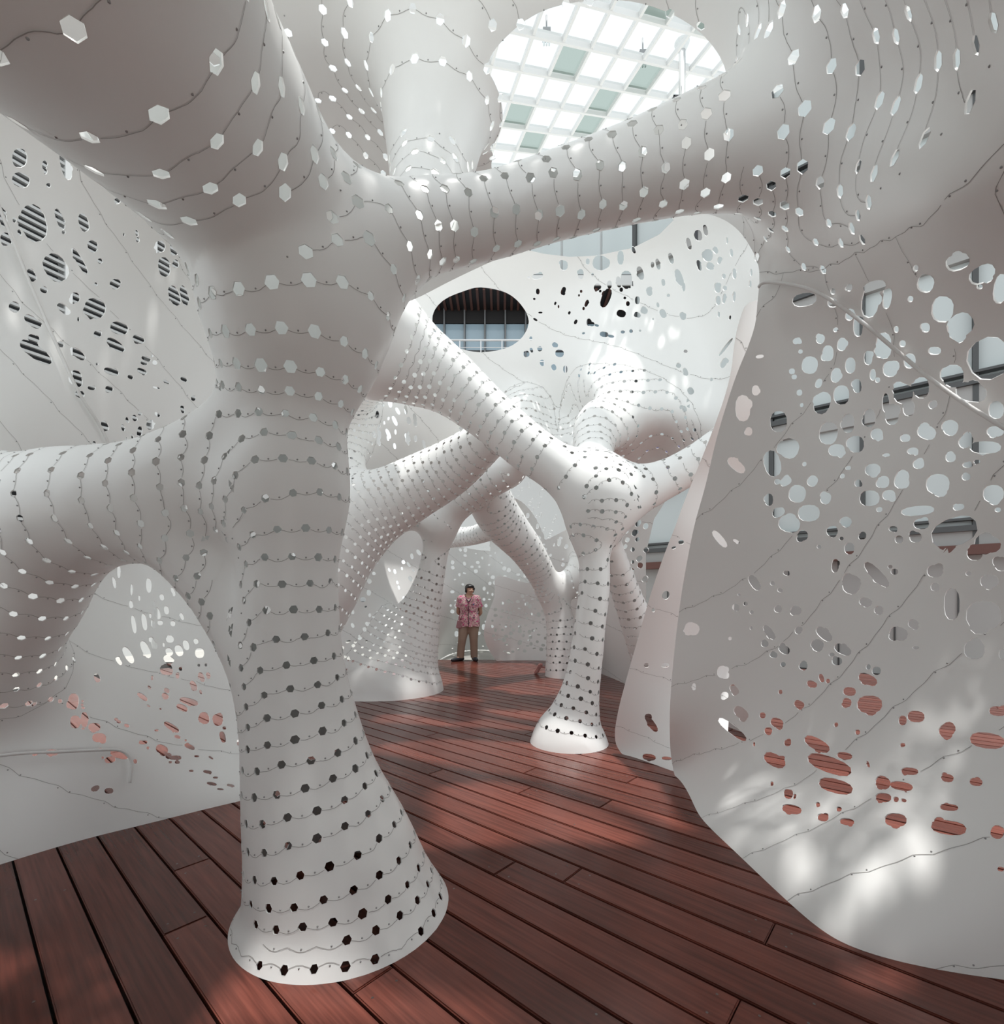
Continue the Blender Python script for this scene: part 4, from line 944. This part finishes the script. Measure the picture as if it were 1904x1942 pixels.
# right-hand building runs parallel to the deck boards
nR=10.8; oR=DN*nR+DD*5.3
rb=facade('office_building','grey office building with ribbon windows beyond the right wall shell',(oR[0],oR[1]),tuple(-DD),9.8,4,2.05,2.3,1.45,glass=M_PGO)
MB().box((0,-.02,-.1),(9.8,.5,2.05)).build('ground_floor_wall',M_SPAN,rb); MB().box((0,-.25,1.95),(9.8,.1,2.1)).build('lintel',M_SOIL,rb)
for k in range(13): MB().box((k*.8-.012,-.04,0),(k*.8+.012,0,1.95)).build('panel_joint',M_FRAME,rb)
MB().box((.3,-.16,3.95),(1.5,-.13,4.7)).build('poster',M_BLUEP,rb); MB().box((.2,-.16,3.7),(1.0,-.13,3.95)).build('poster',M_RED,rb)
# rear building: dark slatted soffit over a glazed gallery with a white railing
gb=tag(empty('gallery_building',None,(0,0,0)),'rear building with dark slatted soffit, glazed gallery and white railing','building')
ZS=1.22+592/930*14.; YB=15.0
MB().box((-3,13.9,ZS),(5.5,YB,ZS+.35)).build('soffit',M_DARK,gb); MB().box((-3,13.85,ZS+.02),(5.5,13.9,ZS+.3)).build('fascia',M_PALE,gb)
MB().box((-3,YB-.02,ZS-.42),(5.5,YB+.02,ZS)).build('dark_header',M_DARK,gb)
def rep_parts(name,mb,m,n,loc):
    o0=None
    for k in range(n):
        if o0 is None: o=o0=mb.build(name,m,gb)
        else: o=bpy.data.objects.new(name,o0.data); COL.objects.link(o); o.parent=gb
        o.location=loc(k)
rep_parts('soffit_slat',MB().box((0,13.95,ZS-.06),(.07,YB-.05,ZS)),M_BROWN,42,lambda k:(-2.95+k*.2,0,0))
rep_parts('window',MB().box((.03,YB,0),(.59,YB+.03,.80)),M_PG,14,lambda k:(-3+k*.62,0,ZS-1.24)); rep_parts('window',MB().box((.03,YB,0),(.59,YB+.03,.80)),M_PG,14,lambda k:(-3+k*.62,0,ZS-2.1))
rep_parts('mullion',MB().box((-.022,YB-.1,ZS-2.6),(.022,YB+.02,ZS)),M_LAMP,15,lambda k:(-3+k*.62,0,0))
MB().box((-3,YB-.03,ZS-1.29),(5.5,YB+.03,ZS-1.25)).build('transom',M_FRAME,gb)
MB().box((-3,13.8,ZS-3.0),(5.5,YB+.6,ZS-2.6)).build('gallery_slab',M_PALE,gb); MB().box((-3,YB+.3,-.1),(5.5,YB+.8,ZS-2.6)).build('wall',M_PALE,gb)
MB().box((-3,YB+.08,ZS-2.6),(5.5,YB+.3,ZS)).build('back_wall',mat('room_behind_glass',(.12,.14,.15),.7),gb)
MB().box((-3,YB+.2,ZS+.35),(5.5,YB+.6,ZS+4)).build('upper_wall',M_PALE,gb)
for z_ in (ZS-1.49,ZS-1.7,ZS-2.1): MB().tube([(-3,13.95,z_),(5.5,13.95,z_)],.03 if z_>ZS-1.6 else .012,8).build('handrail',M_RAIL,gb,True)
rep_parts('rail_post',MB().box((-.015,13.93,ZS-2.6),(.015,13.97,ZS-1.49)),M_RAIL,15,lambda k:(-3+k*.6,0,0))
rep_parts('upper_window',MB().box((0,YB+.14,ZS+.4),(1.15,YB+.19,ZS+3.8)),M_PGO,7,lambda k:(-3+k*1.22,0,0))
# left-hand buildings: louvred plant screen and a dark glazed block
lv=tag(empty('louvre_building',None,(-11.5,6.,0)),'left-hand block with a dark louvred screen above the left wall shell','building'); lv.rotation_euler=(0,0,math.radians(62))
MB().box((0,.3,-.1),(8.5,.8,12)).build('wall',mat('louvre_backing',(.05,.052,.055),.7),lv)
mb=MB()
for k in range(66): mb.box((0,-.02,2.4+k*.14),(8.5,.05,2.4+k*.14+.055))
tag(mb.build('louvre_blades',mat('louvre_grey',(.42,.43,.43),.5),lv),kind='stuff')
for k in range(6): MB().box((k*1.65-.06,-.05,0),(k*1.65+.06,.3,12)).build('louvre_post',M_PALE,lv)
MB().box((0,-.05,-.1),(8.5,.3,2.35)).build('plinth_wall',M_PALE,lv)
facade('glazed_building','pale building with dark windows rising behind the left wall shell',(-9.6,15.),(1,.1),5.8,6,0.,2.0,1.2,glass=mat('dark_window',(.03,.035,.04),.08,0,.6),span=M_PALE,lo=1.0)

# ============================================================ the visitor
class Body:
    """soft union of tapered capsules; parts: list of (points (x,y,z,r) , k, squash y)"""
    def __init__(s,parts): s.parts=parts
    def F(s,p,cull):
        f=np.full(len(p),9.)
        for pts,k,sq in s.parts:
            pts=np.array(pts,float); b=np.full(len(p),9.)
            q0=p.copy()
            for i in range(max(len(pts)-1,1)):
                a=pts[i]; c=pts[min(i+1,len(pts)-1)]; ab=c[:3]-a[:3]; l2=max(ab@ab,1e-9)
                q=p-a[:3]; t=np.clip(q@ab/l2,0,1); q=q-t[:,None]*ab; q[:,1]/=sq
                b=np.minimum(b,np.sqrt((q*q).sum(1))-(a[3]+t*(c[3]-a[3])))
            f=smin(f,b*min(1,sq),k)
        return f
def sdf_obj(parts,lo,hi,h,name,material,parent,keep=None,it=3):
    V,T=surface(Body(parts).F,lo,hi,h,B=10); V=laplace(V,T,it); N=vnormals(V,T)
    if keep is not None:
        S=np.concatenate([V,N,keep(V)[:,None]],1)[T]; g=S[:,:,6]; _,_,S,_,_=split(S,np.where(np.abs(g)<1e-7,1e-7,g)); return soup_obj(name,S,material,parent)
    return mesh_np(name,V,T,material,parent,True,N)
M_SKIN=mat('skin',(.52,.31,.22),.5); M_HAIR=mat('black_hair',(.012,.010,.010),.35); M_TROU=mat('khaki_cloth',(.36,.27,.21),.85); M_SHOE=mat('navy_shoe',(.018,.022,.03),.45); M_PIPE=mat('black_piping',(.012,.012,.014),.6); M_BAG=mat('mauve_leather',(.33,.16,.18),.5); M_SOCK=mat('pink_sock',(.5,.12,.25),.8); M_LIP=mat('lips',(.38,.13,.11),.5)
def floral(nt,b):
    tc=node(nt,'ShaderNodeTexCoord'); mp=node(nt,'ShaderNodeMapping'); mp.inputs['Scale'].default_value=(1,1,1); nt.links.new(tc.outputs['Object'],mp.inputs['Vector'])
    no=node(nt,'ShaderNodeTexNoise'); no.inputs['Scale'].default_value=45; ad=node(nt,'ShaderNodeMixRGB'); ad.blend_type='LINEAR_LIGHT'; ad.inputs[0].default_value=.035
    nt.links.new(mp.outputs[0],no.inputs['Vector']); nt.links.new(mp.outputs[0],ad.inputs[1]); nt.links.new(no.outputs['Color'],ad.inputs[2])
    vo=node(nt,'ShaderNodeTexVoronoi'); vo.inputs['Scale'].default_value=17; nt.links.new(ad.outputs[0],vo.inputs['Vector'])
    sp=node(nt,'ShaderNodeSeparateColor'); nt.links.new(vo.outputs['Color'],sp.inputs[0])
    cr=node(nt,'ShaderNodeValToRGB'); cr.color_ramp.interpolation='CONSTANT'; e=cr.color_ramp.elements
    e[0].position=0; e[0].color=(.62,.05,.22,1); e[1].position=.34; e[1].color=(.62,.47,.42,1)
    for p_,c_ in ((.55,(.62,.12,.26,1)),(.68,(.05,.12,.20,1)),(.8,(.60,.36,.34,1)),(.92,(.30,.05,.13,1))):
        x=e.new(p_); x.color=c_
    nt.links.new(sp.outputs[0],cr.inputs[0])
    v2=node(nt,'ShaderNodeTexVoronoi'); v2.inputs['Scale'].default_value=60; nt.links.new(ad.outputs[0],v2.inputs['Vector']); s2=node(nt,'ShaderNodeSeparateColor'); nt.links.new(v2.outputs['Color'],s2.inputs[0])
    c2=node(nt,'ShaderNodeValToRGB'); c2.color_ramp.interpolation='CONSTANT'; e=c2.color_ramp.elements; e[0].color=(.25,.10,.12,1); e[1].position=.3; e[1].color=(.66,.50,.46,1); x=e.new(.75); x.color=(.60,.16,.30,1)
    nt.links.new(s2.outputs[0],c2.inputs[0])
    mx=node(nt,'ShaderNodeMixRGB'); gt=node(nt,'ShaderNodeMath',operation='GREATER_THAN'); gt.inputs[1].default_value=.30; nt.links.new(vo.outputs['Distance'],gt.inputs[0]); nt.links.new(gt.outputs[0],mx.inputs[0])
    nt.links.new(cr.outputs[0],mx.inputs[1]); nt.links.new(c2.outputs[0],mx.inputs[2]); nt.links.new(mx.outputs[0],b.inputs['Base Color'])
M_SHIRT=mat('floral_cotton',(.6,.3,.35),.8,build=floral)
pp=(-.675,10.02,0.)
WOM=tag(empty('person',None,pp),'person in pink floral blouse and khaki trousers at the far deck edge','person')
# limbs: viewer's left is -x, she faces the camera (-y), head turned to +x
legA=[(-.085,.02,.86,.115),(-.10,0,.70,.092),(-.135,-.03,.44,.062),(-.155,-.02,.30,.055),(-.175,-.02,.09,.038)]
legB=[(.085,.02,.86,.115),(.09,.02,.70,.092),(.095,.01,.44,.062),(.10,.03,.30,.055),(.105,.04,.09,.038)]
torso=[[(0,.01,.86,.125),(0,.0,1.0,.115),(0,-.005,1.13,.125),(0,.01,1.24,.11),(0,.01,1.29,.07)],.1,.8]
hips=[[(-.07,.02,.84,.115),(.07,.02,.84,.115)],.08,.85]
chest=[[(-.09,.0,1.17,.085),(.09,.0,1.17,.085)],.08,.85]; shoul=[[(-.165,.01,1.265,.058),(0,.01,1.285,.06),(.165,.01,1.265,.058)],.05,.9]
armA=[(-.165,.01,1.265,.056),(-.215,.03,1.10,.045),(-.225,.06,.99,.038),(-.15,.14,.90,.032),(-.06,.17,.86,.026)]
armB=[(.165,.01,1.265,.056),(.22,.03,1.10,.046),(.235,.06,.98,.039),(.16,.14,.89,.032),(.05,.175,.85,.026)]
neck=[[(0,.015,1.27,.055),(.005,.005,1.40,.05)],.04,1]
head=[[(.012,.0,1.475,.082),(.014,-.005,1.44,.072),(.022,-.028,1.395,.046)],.05,1.08]
parts=[torso,hips,chest,shoul,[legA,.05,1],[legB,.05,1],[armA,.03,1],[armB,.03,1],neck,head]
# face turned to the right of the picture: nose, brow, cheeks, ears
fx,fy=.52,-.854                                                           # facing direction
def fp(f,s_,z,r): return (.014+fx*f-fy*s_*1., fy*f+fx*s_*1., z, r)         # f forward, s_ sideways
parts+=[[[fp(.082,0,1.455,.010),fp(.098,0,1.432,.014)],.012,1],[[fp(.074,-.03,1.425,.02)],.03,1],[[fp(.074,.03,1.425,.02)],.03,1],[[fp(.066,0,1.385,.024)],.02,1],[[fp(.0,-.085,1.44,.016),fp(.0,-.086,1.415,.012)],.01,1],[[fp(.0,.085,1.44,.016),fp(.0,.086,1.415,.012)],.01,1]]
# hands clasped behind: palm plus five fingers each
for sx,bx in ((1,-.06),(-1,.05)):
    parts.append([[(bx,.172,.858,.026),(bx+sx*.05,.178,.845,.028)],.02,1])
    for k,(dz,ln) in enumerate(((.022,.05),(.008,.06),(-.006,.058),(-.02,.045))): parts.append([[(bx+sx*.06,.178,.845+dz,.0095),(bx+sx*(.06+ln*.55),.19,.838+dz,.009),(bx+sx*(.06+ln),.20,.822+dz,.008)],.006,1])
    parts.append([[(bx+sx*.02,.17,.875,.011),(bx+sx*.06,.165,.888,.009)],.008,1])
for foot in ((-.175,-.02,-.30),(.105,.04,.12)):
    parts.append([[(foot[0],foot[1],.075,.04),(foot[0]+foot[2]*.3,foot[1]-.10,.04,.034),(foot[0]+foot[2]*.45,foot[1]-.16,.032,.028)],.03,1])
sdf_obj(parts,(-.36,-.28,0),(.36,.3,1.62),.0095,'body',M_SKIN,WOM)
# blouse: loose over torso and upper arms, hem at z=.70
sh=[[[(0,.01,.68,.178),(0,.01,.86,.168),(0,0,1.0,.142),(0,-.005,1.13,.142),(0,.01,1.25,.125)],.08,.85],[[(-.085,.015,.70,.138),(-.08,.015,.86,.136),(-.075,.01,.98,.105),(-.09,0,1.17,.10)],.06,.95],[[(.085,.015,.70,.138),(.08,.015,.86,.136),(.075,.01,.98,.105),(.09,0,1.17,.10)],.06,.95],
    [[(-.165,.01,1.265,.072),(0,.01,1.285,.068),(.165,.01,1.265,.072)],.05,.95],[[(-.165,.01,1.265,.07),(-.222,.03,1.08,.068)],.03,1],[[(.165,.01,1.265,.07),(.228,.03,1.08,.068)],.03,1]]
def shirt_keep(V):
    hem=V[:,2]-.705+.008*np.sin(V[:,0]*40); neckc=np.sqrt(V[:,0]**2+((V[:,1]+.03)*.8)**2+((V[:,2]-1.345)*1.1)**2)-.088
    cuff=np.where(np.abs(V[:,0])>.17,V[:,2]-1.085-(np.abs(V[:,0])-.2)*.3,9.)
    return np.minimum(np.minimum(hem,neckc),np.where((np.abs(V[:,0])>.185)&(V[:,2]>.97),cuff,9.))
sdf_obj(sh,(-.36,-.28,.6),(.36,.3,1.4),.0095,'blouse',M_SHIRT,WOM,shirt_keep)
MB().tube([(-.062,-.035,1.325),(-.05,-.085,1.27),(-.02,-.118,1.225),(.0,-.128,1.205),(.02,-.118,1.225),(.05,-.085,1.27),(.062,-.035,1.325)],.009,8).build('collar_piping',M_PIPE,WOM,True)
MB().tube([(.0,-.128,1.205),(.004,-.152,1.12),(.002,-.146,1.0),(.004,-.158,.86),(.006,-.164,.72)],.006,6).build('front_placket',M_PIPE,WOM,True)
MB().tube([(.075,-.145,.885),(.135,-.125,.895)],.006,6).build('pocket_piping',M_PIPE,WOM,True)
# trousers
tr=[[[(-.07,.02,.84,.128),(.07,.02,.84,.128)],.06,.88],[[(x,y,z,r+.022) for x,y,z,r in legA[:-1]]+[(-.175,-.015,.07,.072)],.04,1],[[(x,y,z,r+.022) for x,y,z,r in legB[:-1]]+[(.105,.04,.07,.072)],.04,1]]
sdf_obj(tr,(-.36,-.28,0),(.36,.3,1.0),.0095,'trousers',M_TROU,WOM,lambda V:np.minimum(V[:,2]-.065,.75-V[:,2]))
for foot,sd in (((-.175,-.02),-.30),((.105,.04),.12)):
    sdf_obj([[[(foot[0]-sd*.12,foot[1]+.035,.045,.043),(foot[0]+sd*.3,foot[1]-.10,.04,.044),(foot[0]+sd*.48,foot[1]-.165,.034,.034)],.03,1]],(foot[0]-.2,foot[1]-.3,-.02),(foot[0]+.2,foot[1]+.15,.14),.009,'shoe',M_SHOE,WOM,lambda V:np.minimum(V[:,2]-.002,.088-V[:,2]))
MB().tube([(-.175,-.03,.06),(-.173,-.025,.13)],[.046,.044],10).build('sock',M_SOCK,WOM,True)
# hair: bob over crown and sides, fringe
hr=[[[(.006,.022,1.482,.094),(.0,.035,1.43,.078)],.04,1.05],[[fp(.02,-.062,1.47,.04),fp(-.005,-.072,1.42,.03)],.03,1],[[fp(.02,.062,1.47,.04),fp(-.005,.072,1.42,.03)],.03,1],[[fp(.06,-.04,1.515,.028),fp(.07,.0,1.52,.026),fp(.06,.04,1.515,.028)],.03,1]]
sdf_obj(hr,(-.2,-.2,1.3),(.2,.2,1.62),.008,'hair',M_HAIR,WOM,lambda V:np.maximum(V[:,2]-1.488,-(V[:,0]-.014)*fx-V[:,1]*fy+.038))
for sd in (-1,1):
    c=fp(.083,sd*.03,1.462,0); MB().tube([(c[0]-.009,c[1],c[2]),(c[0]+.009,c[1],c[2])],.0042,8).build('eye',M_HAIR,WOM,True)
    c=fp(.086,sd*.03,1.480,0); MB().tube([(c[0]-.013,c[1],c[2]),(c[0]+.013,c[1],c[2]+.002)],.0024,6).build('eyebrow',M_HAIR,WOM,True)
c0=fp(.089,-.02,1.402,0); c1=fp(.094,0,1.404,0); c2=fp(.089,.02,1.402,0); MB().tube([c0[:3],c1[:3],c2[:3]],[.003,.006,.003],8).build('mouth',M_LIP,WOM,True)
# crossbody bag, carried by her: a thing of its own
bagp=(pp[0]-.185,pp[1]-.09,.80); BAG=tag(empty('shoulder_bag',None,bagp),'small mauve shoulder bag on a thin strap at the visitor\'s hip','bag')
bm=bmesh.new(); bmesh.ops.create_cube(bm,size=1)
for v in bm.verts: v.co=Vector((v.co.x*(.13 if v.co.z<0 else .10),v.co.y*.055,v.co.z*.17))
bmesh.ops.bevel(bm,geom=bm.edges[:],offset=.014,segments=3,affect='EDGES'); me=bpy.data.meshes.new('bag_body'); bm.to_mesh(me); bm.free(); me.materials.append(M_BAG)
o=bpy.data.objects.new('bag_body',me); COL.objects.link(o); o.parent=BAG; o.location=(0,0,-.05); o.rotation_euler=(0,.12,0)
st=[(.0,-.01,.03),(.06,-.045,.13),(.125,-.07,.24),(.19,-.085,.34),(.25,-.06,.43),(.285,.02,.515),(.29,.09,.545),(.27,.17,.52),(.18,.25,.4),(.05,.24,.2),(-.02,.16,.08),(.0,.03,.03)]
MB().tube(st,.0085,8,False).build('strap',M_BAG,BAG,True)
# pink pouch leaning on the rear column's foot
q=P(1021,1268,8.25); POU=tag(empty('pouch',None,(q[0],q[1],0)),'dusty pink pouch leaning against the foot of the rear right column','pouch')
bm=bmesh.new(); bmesh.ops.create_cube(bm,size=1)
for v in bm.verts: v.co=Vector((v.co.x*.07+v.co.z*.09,v.co.y*.12,v.co.z*.17+.088))
bmesh.ops.bevel(bm,geom=bm.edges[:],offset=.016,segments=3,affect='EDGES'); me=bpy.data.meshes.new('pouch_body'); bm.to_mesh(me); bm.free(); me.materials.append(mat('dusty_pink',(.42,.20,.18),.6))
o=bpy.data.objects.new('pouch_body',me); COL.objects.link(o); o.parent=POU
MB().box((-.012,-.066,.10),(.10,-.058,.13)).build('flap',MATS['dusty_pink'],POU)
